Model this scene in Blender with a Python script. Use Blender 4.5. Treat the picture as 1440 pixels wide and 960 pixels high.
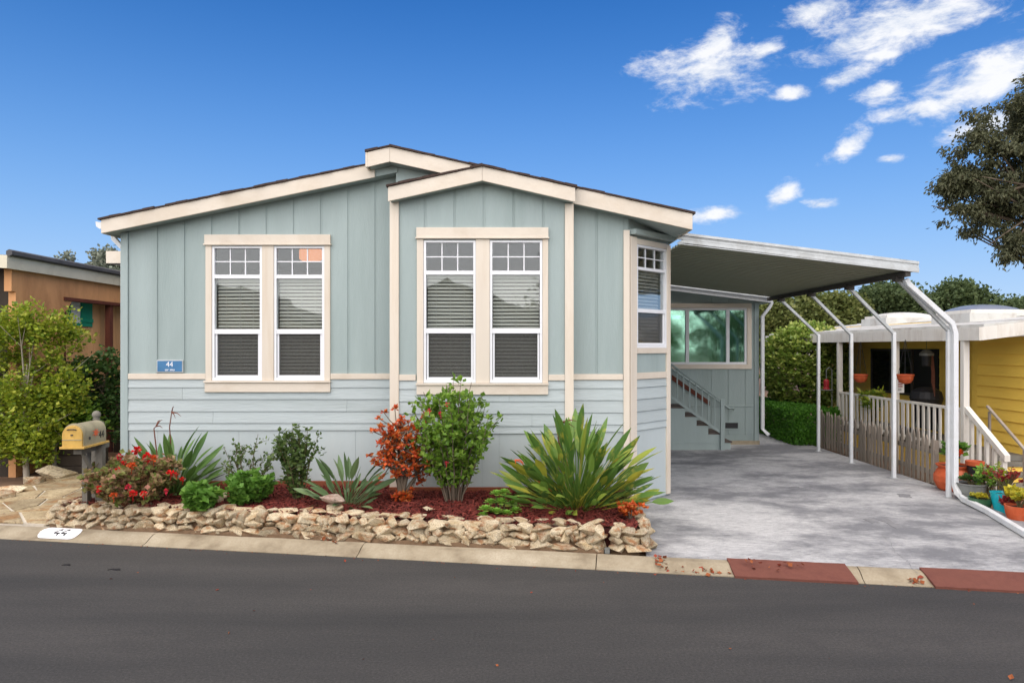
import bpy, bmesh, math, random
from mathutils import Vector, Matrix, noise as mnoise
R = math.radians
random.seed(7)
scene = bpy.context.scene
for o in list(bpy.data.objects):
    bpy.data.objects.remove(o)

# ------------------------------------------------------------------ camera
H = 2.17                       # eye height above the road (m)
F = 1000.0                     # focal length in photo pixels
HZ = 487.0                     # horizon row in the photo
cam_d = bpy.data.cameras.new('camera')
cam_d.lens = 25.0
cam_d.sensor_width = 36.0
cam_d.shift_y = 7.0/1440.0
cam_d.clip_start = 0.05
cam_d.clip_end = 2000
cam = bpy.data.objects.new('camera', cam_d)
scene.collection.objects.link(cam)
cam.location = (0, 0, H)
cam.rotation_euler = (R(90), 0, 0)
scene.camera = cam

# ------------------------------------------------------------------ exposure
vs = scene.view_settings
scene.display_settings.display_device = 'sRGB'
vs.view_transform = 'Standard'
vs.look = 'None'
vs.gamma = 1.0
vs.exposure = 0.75
vs.use_curve_mapping = False
scene.cycles.use_denoising = True
scene.cycles.max_bounces = 8
scene.cycles.transparent_max_bounces = 24
scene.cycles.sample_clamp_indirect = 6.0

# ------------------------------------------------------------------ sun
SUN_EL, SUN_AZ = 46.0, 192.0         # azimuth: compass style, clockwise from +Y
sl = bpy.data.lights.new('sun', 'SUN')
sl.energy = 4.1
sl.angle = R(115)
sl.color = (1.0, 0.90, 0.76)
so = bpy.data.objects.new('sun', sl)
scene.collection.objects.link(so)
sd = Vector((math.sin(R(SUN_AZ))*math.cos(R(SUN_EL)), math.cos(R(SUN_AZ))*math.cos(R(SUN_EL)), math.sin(R(SUN_EL))))
so.rotation_euler = sd.to_track_quat('Z', 'Y').to_euler()
so.location = (-6, -12, 30)

# ------------------------------------------------------------------ world: blue sky with clouds
world = bpy.data.worlds.new('World')
scene.world = world
world.use_nodes = True
wt = world.node_tree
wt.nodes.clear()
def WN(t, **k):
    n = wt.nodes.new(t)
    for a, b in k.items():
        setattr(n, a, b)
    return n
def wmath(op, a, b=None, c=None):
    n = WN('ShaderNodeMath', operation=op)
    for i, v in enumerate((a, b, c)):
        if v is None: continue
        if isinstance(v, (int, float)): n.inputs[i].default_value = v
        else: wt.links.new(v, n.inputs[i])
    return n.outputs[0]
def build_world():
    out = WN('ShaderNodeOutputWorld'); bg = WN('ShaderNodeBackground')
    sky = WN('ShaderNodeTexSky', sky_type='NISHITA', sun_disc=False)
    sky.sun_elevation = R(SUN_EL); sky.sun_rotation = R(SUN_AZ)
    sky.air_density = 1.0; sky.dust_density = 0.0; sky.ozone_density = 2.0
    gam = WN('ShaderNodeGamma'); gam.inputs[1].default_value = 1.0
    wt.links.new(sky.outputs[0], gam.inputs[0])
    hs = WN('ShaderNodeHueSaturation'); hs.inputs['Saturation'].default_value = 1.15; hs.inputs['Value'].default_value = 1.0
    wt.links.new(gam.outputs[0], hs.inputs['Color'])
    tint = WN('ShaderNodeMixRGB', blend_type='MULTIPLY'); tint.inputs[0].default_value = 1.0; tint.inputs[2].default_value = (0.02, 0.40, 0.95, 1)
    wt.links.new(hs.outputs[0], tint.inputs[1])
    tc = WN('ShaderNodeTexCoord'); d = tc.outputs['Generated']
    sz = WN('ShaderNodeSeparateXYZ'); wt.links.new(d, sz.inputs[0])
    up = wmath('SUBTRACT', 1.0, wmath('MAXIMUM', sz.outputs[2], 0.0))
    md = WN('ShaderNodeMixRGB'); wt.links.new(wmath('POWER', up, 3.0), md.inputs[0]); wt.links.new(tint.outputs[0], md.inputs[1]); md.inputs[2].default_value = (0.2, 3.1, 7.4, 1)
    hz = WN('ShaderNodeMixRGB'); wt.links.new(wmath('MULTIPLY', wmath('POWER', up, 5.2), 1.0), hz.inputs[0]); wt.links.new(md.outputs[0], hz.inputs[1]); hz.inputs[2].default_value = (5.0, 6.2, 7.8, 1)
    blobs = [(1000,100,92,38,-8),(1010,62,45,22,-50),(1075,70,40,12,-30),(1275,30,150,40,-17),(1190,62,60,22,-20),(1150,12,55,22,-20),
             (1395,110,130,40,-22),(1310,150,80,16,-14),(1240,130,30,14,-10),(1190,108,42,13,-22),(1116,130,26,10,-10),(1400,170,70,25,-20),
             (1195,205,36,13,-35),(1098,278,26,13,-35),(1152,287,26,8,-5),(1005,301,40,10,-6),(1252,225,18,6,-10),(1240,78,30,8,-8)]
    sp = WN('ShaderNodeSeparateXYZ'); wt.links.new(d, sp.inputs[0])
    hl = wmath('SQRT', wmath('ADD', wmath('MULTIPLY', sp.outputs[0], sp.outputs[0]), wmath('MULTIPLY', sp.outputs[1], sp.outputs[1])))
    az = wmath('WRAP', wmath('ARCTAN2', sp.outputs[0], sp.outputs[1]), R(45), R(-45))     # the same family of clouds all round the horizon
    tx = wmath('TANGENT', az); tz = wmath('DIVIDE', sp.outputs[2], wmath('MAXIMUM', wmath('MULTIPLY', hl, wmath('COSINE', az)), 0.05))
    cur = None
    for (bx, by, a, b, ang) in blobs:
        cx, cz = (bx-720)/F, (HZ-by)/F
        ca, sa = math.cos(R(-ang)), math.sin(R(-ang))
        a *= 1.1; b *= 1.1
        u = wmath('MULTIPLY_ADD', tx, ca*F/a, wmath('MULTIPLY_ADD', tz, sa*F/a, -(cx*ca+cz*sa)*F/a))
        v = wmath('MULTIPLY_ADD', tz, ca*F/b, wmath('MULTIPLY_ADD', tx, -sa*F/b, -(cz*ca-cx*sa)*F/b))
        w = wmath('SUBTRACT', 1.0, wmath('SQRT', wmath('MULTIPLY_ADD', u, u, wmath('MULTIPLY', v, v))))
        cur = w if cur is None else wmath('MAXIMUM', cur, w)
    total = wmath('MAXIMUM', wmath('ADD', cur, 0.9), 0.0)
    mp2 = WN('ShaderNodeMapping'); mp2.inputs['Rotation'].default_value = (0, R(20), 0); mp2.inputs['Scale'].default_value = (1.0, 1.0, 2.2)
    wt.links.new(d, mp2.inputs[0])
    nz = WN('ShaderNodeTexNoise'); nz.inputs['Scale'].default_value = 17.0; nz.inputs['Detail'].default_value = 9.0
    nz.inputs['Roughness'].default_value = 0.66; nz.inputs['Distortion'].default_value = 0.25
    wt.links.new(mp2.outputs[0], nz.inputs['Vector'])
    dens = wmath('ADD', wmath('SUBTRACT', total, 0.9), wmath('MULTIPLY', wmath('SUBTRACT', nz.outputs['Fac'], 0.44), 3.3))
    mr = WN('ShaderNodeMapRange', interpolation_type='SMOOTHSTEP'); wt.links.new(dens, mr.inputs['Value'])
    mr.inputs['From Min'].default_value = 0.0; mr.inputs['From Max'].default_value = 1.15
    fac = wmath('MULTIPLY', mr.outputs[0], 0.93)
    cr = WN('ShaderNodeValToRGB')
    cr.color_ramp.elements[0].color = (5.6, 6.2, 7.2, 1); cr.color_ramp.elements[0].position = 0.35
    cr.color_ramp.elements[1].color = (8.2, 8.2, 8.3, 1); cr.color_ramp.elements[1].position = 0.6
    wt.links.new(nz.outputs['Fac'], cr.inputs[0])
    mx = WN('ShaderNodeMixRGB'); wt.links.new(fac, mx.inputs[0]); wt.links.new(hz.outputs[0], mx.inputs[1]); wt.links.new(cr.outputs[0], mx.inputs[2])
    wt.links.new(mx.outputs[0], bg.inputs[0]); bg.inputs[1].default_value = 0.075
    wt.links.new(bg.outputs[0], out.inputs[0])
build_world()

# ================================================================== helpers
def X_(px, Y): return (px-720.0)/F*Y
def Z_(py, Y): return H-(py-HZ)/F*Y
def P(px, py, Y): return Vector((X_(px, Y), Y, Z_(py, Y)))
def lin(c):
    def f(v):
        v /= 255.0
        return v/12.92 if v <= 0.04045 else ((v+0.055)/1.055)**2.4
    return (f(c[0]), f(c[1]), f(c[2]), 1.0)

class N:
    """small node-graph helper"""
    def __init__(s, m): s.t = m.node_tree; s.m = m
    def new(s, t, **k):
        n = s.t.nodes.new(t)
        for a, b in k.items(): setattr(n, a, b)
        return n
    def link(s, a, b): s.t.links.new(a, b)
    def math(s, op, a, b=None):
        n = s.new('ShaderNodeMath', operation=op)
        for i, v in enumerate((a, b)):
            if v is None: continue
            if isinstance(v, (int, float)): n.inputs[i].default_value = v
            else: s.link(v, n.inputs[i])
        return n.outputs[0]
    def mix(s, f, a, b, blend='MIX'):
        n = s.new('ShaderNodeMixRGB', blend_type=blend)
        for i, v in enumerate((f, a, b)):
            if isinstance(v, (int, float)): n.inputs[i].default_value = v if i == 0 else (v, v, v, 1)
            elif isinstance(v, tuple): n.inputs[i].default_value = v
            else: s.link(v, n.inputs[i])
        return n.outputs[0]
    def noise(s, vec, scale, detail=4, rough=0.55, dist=0.0):
        n = s.new('ShaderNodeTexNoise'); n.inputs['Scale'].default_value = scale; n.inputs['Detail'].default_value = detail
        n.inputs['Roughness'].default_value = rough; n.inputs['Distortion'].default_value = dist
        if vec is not None: s.link(vec, n.inputs['Vector'])
        return n.outputs['Fac']
    def mapping(s, vec, scale=(1,1,1), rot=(0,0,0), loc=(0,0,0)):
        n = s.new('ShaderNodeMapping'); n.inputs['Scale'].default_value = scale; n.inputs['Rotation'].default_value = rot; n.inputs['Location'].default_value = loc
        s.link(vec, n.inputs[0]); return n.outputs[0]
    def ramp(s, f, stops, interp='LINEAR'):
        n = s.new('ShaderNodeValToRGB'); cr = n.color_ramp; cr.interpolation = interp
        while len(cr.elements) < len(stops): cr.elements.new(0.5)
        for e, (p, c) in zip(cr.elements, stops):
            e.position = p; e.color = c if len(c) == 4 else (*c, 1)
        s.link(f, n.inputs[0]); return n.outputs[0]
    def bump(s, h, strength=0.3, dist=0.01, normal=None):
        n = s.new('ShaderNodeBump'); n.inputs['Strength'].default_value = strength; n.inputs['Distance'].default_value = dist
        s.link(h, n.inputs['Height'])
        if normal is not None: s.link(normal, n.inputs['Normal'])
        return n.outputs[0]

MATS = {}
def newmat(name):
    m = bpy.data.materials.new(name); m.use_nodes = True
    MATS[name] = m
    g = N(m); b = m.node_tree.nodes['Principled BSDF']
    return m, g, b
def pos(g, obj=False):
    if obj: return g.new('ShaderNodeTexCoord').outputs['Object']
    return g.new('ShaderNodeNewGeometry').outputs['Position']
def scaled(c, k): return tuple(min(1, v*k) for v in c[:3])+(1,)

def pm(name, col, rough=0.7, var=0.1, nscale=6.0, bump=0.0, bscale=80.0, rand=0.0, metal=0.0, stretch=(1,1,1), obj=False, spec=0.4, dirt=None, dirt_amt=0.0, dirt_scale=2.0):
    m, g, b = newmat(name)
    c = lin(col); p = g.mapping(pos(g, obj), scale=stretch)
    n = g.noise(p, nscale, 5, 0.6)
    cc = g.ramp(n, [(0.3, scaled(c, 1-var)), (0.7, scaled(c, 1+var))])
    if rand:
        oi = g.new('ShaderNodeObjectInfo').outputs['Random']
        k = g.math('ADD', g.math('MULTIPLY', oi, rand), 1-rand/2)
        kk = g.new('ShaderNodeCombineXYZ')
        for i in range(3): g.link(k, kk.inputs[i])
        cc = g.mix(1.0, cc, kk.outputs[0], 'MULTIPLY')
    if dirt:
        dn = g.noise(p, dirt_scale, 8, 0.65, 0.4)
        f = g.ramp(dn, [(0.48, (0, 0, 0)), (0.72, (dirt_amt,)*3)])
        cc = g.mix(f, cc, lin(dirt))
    g.link(cc, b.inputs['Base Color'])
    b.inputs['Roughness'].default_value = rough; b.inputs['Metallic'].default_value = metal
    b.inputs['Specular IOR Level'].default_value = spec
    if bump:
        g.link(g.bump(g.noise(p, bscale, 6, 0.6), bump, 0.01), b.inputs['Normal'])
    return m

def leafmat(name, cols, rough=0.45, trans=0.3, island=True, spec=0.35, patch=None):
    """foliage: colour picked per leaf from a ramp"""
    m, g, b = newmat(name)
    if island: f = g.new('ShaderNodeNewGeometry').outputs['Random Per Island']
    else: f = g.new('ShaderNodeObjectInfo').outputs['Random']
    n = len(cols)
    cc = g.ramp(f, [((i+0.5)/n, lin(c)) for i, c in enumerate(cols)])
    pn = g.noise(pos(g), 14.0, 3)
    cc = g.mix(g.math('MULTIPLY', pn, 0.5), cc, scaled(lin(cols[n//2]), 0.75))
    if patch: cc = g.mix(g.ramp(g.noise(pos(g), 4.5, 5, 0.6), [(0.55, (0, 0, 0)), (0.68, (0.85,)*3)]), cc, lin(patch))
    g.link(cc, b.inputs['Base Color'])
    b.inputs['Roughness'].default_value = rough; b.inputs['Specular IOR Level'].default_value = spec
    tr = g.new('ShaderNodeBsdfTranslucent'); g.link(cc, tr.inputs[0])
    mx = g.new('ShaderNodeMixShader'); mx.inputs[0].default_value = trans
    g.link(b.outputs[0], mx.inputs[1]); g.link(tr.outputs[0], mx.inputs[2])
    g.link(mx.outputs[0], m.node_tree.nodes['Material Output'].inputs[0])
    return m

WO = {}       # world-space origin of every unrotated object
def world_origin(o): return WO.get(o.name, Vector((0,0,0)))
def tag(o, label=None, cat=None, group=None, kind=None):
    if label: o['label'] = label
    if cat: o['category'] = cat
    if group: o['group'] = group
    if kind: o['kind'] = kind
    return o
def thing(name, label, cat, loc=(0,0,0), group=None):
    o = bpy.data.objects.new(name, None); scene.collection.objects.link(o)
    o.location = loc; o.empty_display_size = 0.2
    WO[o.name] = Vector(loc)
    return tag(o, label, cat, group)

class MB:
    def __init__(s, M=None): s.v = []; s.f = []; s.M = M; s.mi = []; s.cur = 0
    def add(s, vs, fs):
        k = len(s.v)
        for p in vs:
            p = Vector(p)
            s.v.append(s.M @ p if s.M is not None else p)
        for f in fs: s.f.append([i+k for i in f]); s.mi.append(s.cur)
        return s
    def box(s, x0, x1, y0, y1, z0, z1):
        return s.add([(x0,y0,z0),(x1,y0,z0),(x1,y1,z0),(x0,y1,z0),(x0,y0,z1),(x1,y0,z1),(x1,y1,z1),(x0,y1,z1)],
                     [(0,3,2,1),(4,5,6,7),(0,1,5,4),(1,2,6,5),(2,3,7,6),(3,0,4,7)])
    def hexa(s, pts):
        return s.add(pts, [(0,3,2,1),(4,5,6,7),(0,1,5,4),(1,2,6,5),(2,3,7,6),(3,0,4,7)])
    def prism_y(s, poly, y0, y1):      # poly of (x, z)
        n = len(poly)
        return s.add([(x, y0, z) for x, z in poly]+[(x, y1, z) for x, z in poly],
                     [list(range(n)), list(range(2*n-1, n-1, -1))]+[(i, i+n, (i+1) % n+n, (i+1) % n) for i in range(n)])
    def prism_z(s, poly, z0, z1):      # poly of (x, y)
        n = len(poly)
        return s.add([(x, y, z0) for x, y in poly]+[(x, y, z1) for x, y in poly],
                     [list(range(n-1, -1, -1)), list(range(n, 2*n))]+[(i, (i+1) % n, (i+1) % n+n, i+n) for i in range(n)])
    def sheet(s, poly, z): 
        return s.add([(x, y, z) for x, y in poly], [list(range(len(poly)))])
    def tube(s, path, radii, n=8, cap=True, square=False):
        path = [Vector(p) for p in path]
        if isinstance(radii, (int, float)): radii = [radii]*len(path)
        rings = []
        for i, p in enumerate(path):
            t = (path[min(i+1, len(path)-1)]-path[max(i-1, 0)]).normalized()
            a = Vector((0,1,0)) if abs(t.y) < 0.9 else Vector((1,0,0))
            u = t.cross(a).normalized(); w = t.cross(u).normalized()
            r = radii[i]
            ring = []
            for k in range(n):
                an = 2*math.pi*(k+(0.5 if square else 0))/n
                rr = r*(1.4142 if square else 1)
                ring.append(p+u*math.cos(an)*rr+w*math.sin(an)*rr)
            rings.append(ring)
        vs = [p for r_ in rings for p in r_]; fs = []
        for i in range(len(path)-1):
            for k in range(n):
                fs.append((i*n+k, i*n+(k+1) % n, (i+1)*n+(k+1) % n, (i+1)*n+k))
        if cap: fs.append(tuple(range(n-1, -1, -1))); fs.append(tuple(range((len(path)-1)*n, len(path)*n)))
        return s.add(vs, fs)
    def lathe(s, prof, c=(0,0,0), n=20):       # prof of (r, z)
        vs = []; fs = []
        for r, z in prof:
            for k in range(n):
                a = 2*math.pi*k/n
                vs.append((c[0]+r*math.cos(a), c[1]+r*math.sin(a), c[2]+z))
        for i in range(len(prof)-1):
            for k in range(n):
                fs.append((i*n+k, i*n+(k+1) % n, (i+1)*n+(k+1) % n, (i+1)*n+k))
        fs.append(tuple(range(n-1, -1, -1))); fs.append(tuple(range((len(prof)-1)*n, len(prof)*n)))
        return s.add(vs, fs)
    def mesh(s, name, mats, origin=None, smooth=False, recalc=True):
        if origin is None:
            xs = [p.x for p in s.v]; ys = [p.y for p in s.v]; zs = [p.z for p in s.v]
            origin = Vector(((min(xs)+max(xs))/2, (min(ys)+max(ys))/2, min(zs)))
        me = bpy.data.meshes.new(name)
        me.from_pydata([tuple(p-origin) for p in s.v], [], s.f)
        if not isinstance(mats, (list, tuple)): mats = [mats]
        for m in mats: me.materials.append(MATS[m] if isinstance(m, str) else m)
        if len(mats) > 1: me.polygons.foreach_set('material_index', s.mi)
        if recalc:
            b = bmesh.new(); b.from_mesh(me); bmesh.ops.recalc_face_normals(b, faces=b.faces); b.to_mesh(me); b.free()
        if smooth: me.polygons.foreach_set('use_smooth', [True]*len(me.polygons))
        me.update()
        return me, origin
    def build(s, name, mats, parent=None, smooth=False, recalc=True, kind=None, bevel=0.0):
        me, org = s.mesh(name, mats, None, smooth, recalc)
        o = bpy.data.objects.new(name, me); scene.collection.objects.link(o)
        if parent: o.parent = parent; o.location = org-world_origin(parent)
        else: o.location = org
        WO[o.name] = org
        if kind: o['kind'] = kind
        if bevel:
            md = o.modifiers.new('bevel', 'BEVEL'); md.width = bevel; md.segments = 2; md.limit_method = 'ANGLE'
        return o
def text_mesh(body, size, M, mat, parent, name='lettering', depth=0.002):
    cu = bpy.data.curves.new('t', 'FONT'); cu.body = body; cu.size = size; cu.align_x = 'CENTER'; cu.align_y = 'CENTER'; cu.extrude = depth
    to = bpy.data.objects.new('t', cu); scene.collection.objects.link(to)
    dg = bpy.context.evaluated_depsgraph_get(); me = bpy.data.meshes.new_from_object(to.evaluated_get(dg))
    bpy.data.objects.remove(to)
    b = MB(M); b.add([v.co for v in me.vertices], [list(p.vertices) for p in me.polygons])
    return b.build(name, mat, parent, recalc=False)
def copy_tree(o, parent=None):
    c = o.copy(); scene.collection.objects.link(c); c.parent = parent
    for ch in o.children: copy_tree(ch, c)
    return c

# ================================================================== materials
def make_materials():
    pm('sage', (154,168,166), 0.75, 0.07, 3.0, 0.5, 60, stretch=(1,1,0.15), dirt=(130,146,142), dirt_amt=0.5, dirt_scale=1.2)
    pm('sage_lap', (174,184,184), 0.72, 0.06, 4.5, 0.6, 45, rand=0.07, stretch=(0.12,0.12,1.0), dirt=(140,150,146), dirt_amt=0.6, dirt_scale=2.5)
    pm('sage_skirt', (176,186,186), 0.8, 0.05, 1.4, 0.15, 90, rand=0.05, stretch=(1,1,0.2), dirt=(198,203,198), dirt_amt=0.4, dirt_scale=1.1)
    pm('cream', (212,202,186), 0.65, 0.05, 3.0, 0.3, 70, stretch=(0.4,0.4,0.6), rand=0.05, dirt=(176,156,128), dirt_amt=0.35, dirt_scale=3.5)
    pm('cream_v', (214,204,188), 0.65, 0.05, 3.0, 0.25, 60, stretch=(1,1,0.12), rand=0.05, dirt=(188,166,136), dirt_amt=0.4, dirt_scale=5)
    pm('shingle', (66,52,46), 0.95, 0.35, 30.0, 0.5, 200)
    pm('vinyl', (226,228,230), 0.4, 0.03, 5.0)
    pm('white_metal', (216,219,220), 0.45, 0.05, 4.0, dirt=(150,140,120), dirt_amt=0.3, dirt_scale=4)
    pm('galv', (186,190,190), 0.4, 0.1, 6.0, metal=0.2, dirt=(130,126,115), dirt_amt=0.5, dirt_scale=5)
    pm('carport_pan', (138,142,122), 0.55, 0.08, 2.0, 0.1, 30, stretch=(0.15,2.0,1), dirt=(110,114,100), dirt_amt=0.5, dirt_scale=2.0)
    pm('dark_beam', (70,66,62), 0.7, 0.15, 8.0)
    pm('interior', (120,112,100), 0.9, 0.05, 2.0)
    pm('blind', (196,196,187), 0.6, 0.03, 4.0)
    pm('stair_tread', (92,82,76), 0.85, 0.2, 8.0, 0.3, 60)
    pm('redwood', (134,74,50), 0.85, 0.2, 5.0, 0.3, 60, stretch=(0.15,1,1))
    pm('mailbox_metal', (158,150,122), 0.5, 0.12, 8.0, metal=0.1, dirt=(128,118,96), dirt_amt=0.6, dirt_scale=6)
    pm('mailbox_door', (205,166,84), 0.55, 0.12, 8.0, dirt=(150,116,60), dirt_amt=0.5, dirt_scale=9)
    pm('grey_wood', (122,118,108), 0.9, 0.18, 5.0, 0.5, 70, stretch=(1,1,0.1), rand=0.25)
    pm('dark_wood', (58,50,42), 0.9, 0.25, 5.0, 0.5, 70, stretch=(1,1,0.1), rand=0.25)
    pm('fence_wood', (140,130,118), 0.95, 0.25, 6.0, 0.6, 70, stretch=(1,1,0.08), rand=0.4)
    pm('rail_white', (222,218,208), 0.6, 0.06, 6.0, 0.15, 60, stretch=(1,1,0.2), dirt=(168,156,136), dirt_amt=0.5, dirt_scale=6)
    pm('yellow', (248,208,92), 0.75, 0.06, 3.0, 0.3, 90, rand=0.06, stretch=(0.3,0.2,1), dirt=(216,166,60), dirt_amt=0.3, dirt_scale=3)
    pm('brown_wall', (204,150,102), 0.85, 0.14, 1.2, 0.3, 60, stretch=(1,1,0.35), dirt=(122,76,44), dirt_amt=0.6, dirt_scale=1.5)
    pm('tan_wall', (214,166,118), 0.85, 0.07, 2.0, 0.2, 60, stretch=(1,1,0.2), rand=0.08)
    pm('red_beam', (96,50,36), 0.8, 0.2, 5.0)
    pm('teal', (16,142,112), 0.6, 0.08, 8.0)
    pm('neigh_fascia', (206,200,178), 0.7, 0.06, 3.0, dirt=(160,150,125), dirt_amt=0.4)
    pm('tar_roof', (84,84,86), 0.9, 0.2, 5.0)
    pm('rolled_roof', (196,196,190), 0.8, 0.08, 2.0, 0.2, 40, dirt=(134,112,92), dirt_amt=0.55, dirt_scale=3)
    pm('dome', (120,126,136), 0.25, 0.06, 3.0)
    pm('terracotta', (190,86,46), 0.7, 0.12, 7.0, 0.2, 60, obj=True, dirt=(210,150,120), dirt_amt=0.4, dirt_scale=6)
    pm('zinc', (128,130,126), 0.5, 0.15, 9.0, metal=0.3, obj=True)
    pm('green_glaze', (58,98,66), 0.25, 0.15, 9.0, obj=True)
    pm('turq_glaze', (32,170,182), 0.2, 0.1, 9.0, obj=True)
    pm('black_plastic', (38,38,40), 0.5, 0.1, 9.0)
    pm('soil', (60,44,34), 0.95, 0.3, 20.0, 0.5, 60)
    pm('red_paint', (140,26,32), 0.5, 0.1, 9.0)
    pm('sign_blue', (66,116,158), 0.35, 0.12, 9.0)
    pm('white_paint', (236,236,236), 0.6, 0.03, 20.0, dirt=(200,196,188), dirt_amt=0.3, dirt_scale=14)
    pm('black_paint', (26,26,28), 0.6, 0.1, 20.0)
    pm('orange_paint', (228,104,60), 0.6, 0.1, 20.0)
    pm('ramp_red', (110,66,54), 0.85, 0.12, 5.0, 0.4, 90, dirt=(92,52,44), dirt_amt=0.7, dirt_scale=5)
    pm('bark', (104,92,78), 0.95, 0.25, 9.0, 0.6, 40, stretch=(1,1,0.25))
    pm('pale_bark', (172,162,146), 0.9, 0.15, 9.0, 0.4, 40, stretch=(1,1,0.3))
    pm('stem', (92,84,56), 0.8, 0.2, 12.0)
    pm('dry_stem', (110,66,50), 0.85, 0.2, 12.0)
    pm('yard_soil', (110,86,66), 0.95, 0.25, 3.0, 0.5, 40)
    pm('earth', (112,104,84), 0.95, 0.25, 0.4, 0.3, 10)
    # --- asphalt
    m, g, b = newmat('asphalt'); p = pos(g)
    n1 = g.noise(g.mapping(p, (0.22, 1.3, 1), rot=(0, 0, R(9.6))), 1.0, 6, 0.6)
    c1 = g.ramp(n1, [(0.3, lin((47,47,46))), (0.72, lin((68,66,63)))])
    n2 = g.noise(p, 48, 7, 0.9)
    c2 = g.ramp(n2, [(0.36, (0.5,0.5,0.5)), (0.5, (1,1,1)), (0.6, (1.5,1.48,1.46)), (0.68, (2.6,2.55,2.5))])
    c3 = g.mix(1.0, c1, c2, 'MULTIPLY')
    n3 = g.noise(p, 2.4, 8, 0.7); c3 = g.mix(g.ramp(n3, [(0.52, (0,0,0)), (0.72, (0.5,)*3)]), c3, lin((50,49,48)))
    g.link(c3, b.inputs['Base Color']); b.inputs['Roughness'].default_value = 0.85
    g.link(g.bump(n2, 0.5, 0.006), b.inputs['Normal'])
    # --- curb concrete
    m, g, b = newmat('curb_concrete'); p = pos(g)
    n1 = g.noise(p, 2.2, 6, 0.65); n2 = g.noise(p, 55, 5, 0.7)
    c = g.ramp(n1, [(0.3, lin((116,104,84))), (0.48, lin((154,143,120))), (0.72, lin((178,168,146)))])
    c = g.mix(g.ramp(n2, [(0.35, (0.45,)*3), (0.6, (0,0,0))]), c, lin((138,122,98)))
    g.link(c, b.inputs['Base Color']); b.inputs['Roughness'].default_value = 0.9
    g.link(g.bump(n2, 0.4, 0.006), b.inputs['Normal'])
    # --- driveway: broom finished, stained
    m, g, b = newmat('broom_concrete'); p = pos(g)
    streak = g.noise(g.mapping(p, (3.0, 22, 1), rot=(0, 0, R(3))), 2.2, 8, 0.8, 0.4)
    patch = g.noise(g.mapping(p, (0.55, 0.8, 1)), 1.1, 12, 0.72, 0.15)
    fine = g.noise(p, 90, 4, 0.7)
    cc = g.ramp(streak, [(0.34, lin((138,138,139))), (0.46, lin((178,178,177))), (0.62, lin((208,208,206)))])
    cc = g.mix(g.ramp(patch, [(0.43, (0,0,0)), (0.58, (0.85,)*3)]), cc, lin((98,99,103)))
    fleck = g.noise(g.mapping(p, (9, 45, 1), rot=(0, 0, R(2))), 1.0, 5, 0.8)
    cc = g.mix(g.ramp(fleck, [(0.52, (0,0,0)), (0.62, (0.6,)*3)]), cc, lin((118,119,122)))
    cc = g.mix(g.ramp(fine, [(0.3, (0.35,)*3), (0.55, (0,0,0))]), cc, lin((120,122,124)))
    g.link(cc, b.inputs['Base Color']); b.inputs['Roughness'].default_value = 0.85
    g.link(g.bump(streak, 0.6, 0.012), b.inputs['Normal'])
    # --- field stone / flagstone
    for nm, base, hi, rust in (('field_stone', (194,170,128), (236,222,190), (172,104,44)), ('flag_stone', (150,132,98), (184,168,134), (150,108,60)), ('river_stone', (190,164,146), (208,188,172), (170,130,110))):
        m, g, b = newmat(nm); tc = pos(g, True)
        oi = g.new('ShaderNodeObjectInfo').outputs['Random']
        off = g.new('ShaderNodeCombineXYZ'); g.link(g.math('MULTIPLY', oi, 57.0), off.inputs[0]); g.link(g.math('MULTIPLY', oi, 31.0), off.inputs[1])
        ad = g.new('ShaderNodeVectorMath', operation='ADD'); g.link(tc, ad.inputs[0]); g.link(off.outputs[0], ad.inputs[1]); v = ad.outputs[0]
        sc = 1.5 if nm != 'flag_stone' else 2.6
        n1 = g.noise(v, sc, 6, 0.65); n2 = g.noise(v, sc*9, 5, 0.7); n3 = g.noise(v, sc*0.9, 4, 0.6, 0.5)
        c = g.ramp(n1, [(0.3, lin(base)), (0.65, lin(hi))])
        c = g.mix(g.ramp(n3, [(0.51, (0,0,0)), (0.64, (0.8,)*3)]), c, lin(rust))
        c = g.mix(g.ramp(n2, [(0.34, (0.75,)*3), (0.52, (0,0,0))]), c, lin((104,82,60)))
        k = g.math('ADD', g.math('MULTIPLY', oi, 0.45), 0.7); kk = g.new('ShaderNodeCombineXYZ')
        for i in range(3): g.link(k, kk.inputs[i])
        c = g.mix(1.0, c, kk.outputs[0], 'MULTIPLY')
        g.link(c, b.inputs['Base Color']); b.inputs['Roughness'].default_value = 0.9
        g.link(g.bump(n2, 0.7, 0.05 if nm != 'flag_stone' else 0.01), b.inputs['Normal'])
    pm('mortar', (124,100,76), 0.95, 0.2, 14.0, 0.8, 40)
    pm('white_mortar', (206,198,180), 0.95, 0.12, 8.0, 0.5, 60)
    # --- mulch
    leafmat('mulch', [(78,26,20),(104,38,30),(120,48,38),(92,34,28),(134,64,52),(70,28,24)], 0.9, 0.0)
    pm('mulch_base', (66,26,22), 0.95, 0.3, 30, 0.8, 60)
    leafmat('dead_leaf', [(150,84,44),(176,104,60),(120,62,38),(160,70,50)], 0.8, 0.1)
    # --- glass and screen
    m, g, b = newmat('glass'); nt = m.node_tree
    tr = g.new('ShaderNodeBsdfTransparent'); tr.inputs[0].default_value = (0.95, 0.965, 0.955, 1)
    gl = g.new('ShaderNodeBsdfGlossy'); gl.inputs['Roughness'].default_value = 0.015; gl.inputs[0].default_value = (0.95, 0.97, 1, 1)
    g.link(g.bump(g.noise(pos(g), 1.6, 2), 0.05, 0.05), gl.inputs['Normal'])
    lw = g.new('ShaderNodeFresnel'); lw.inputs[0].default_value = 1.5
    f = g.math('ADD', g.math('MULTIPLY', lw.outputs[0], 0.7), 0.015)
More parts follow.
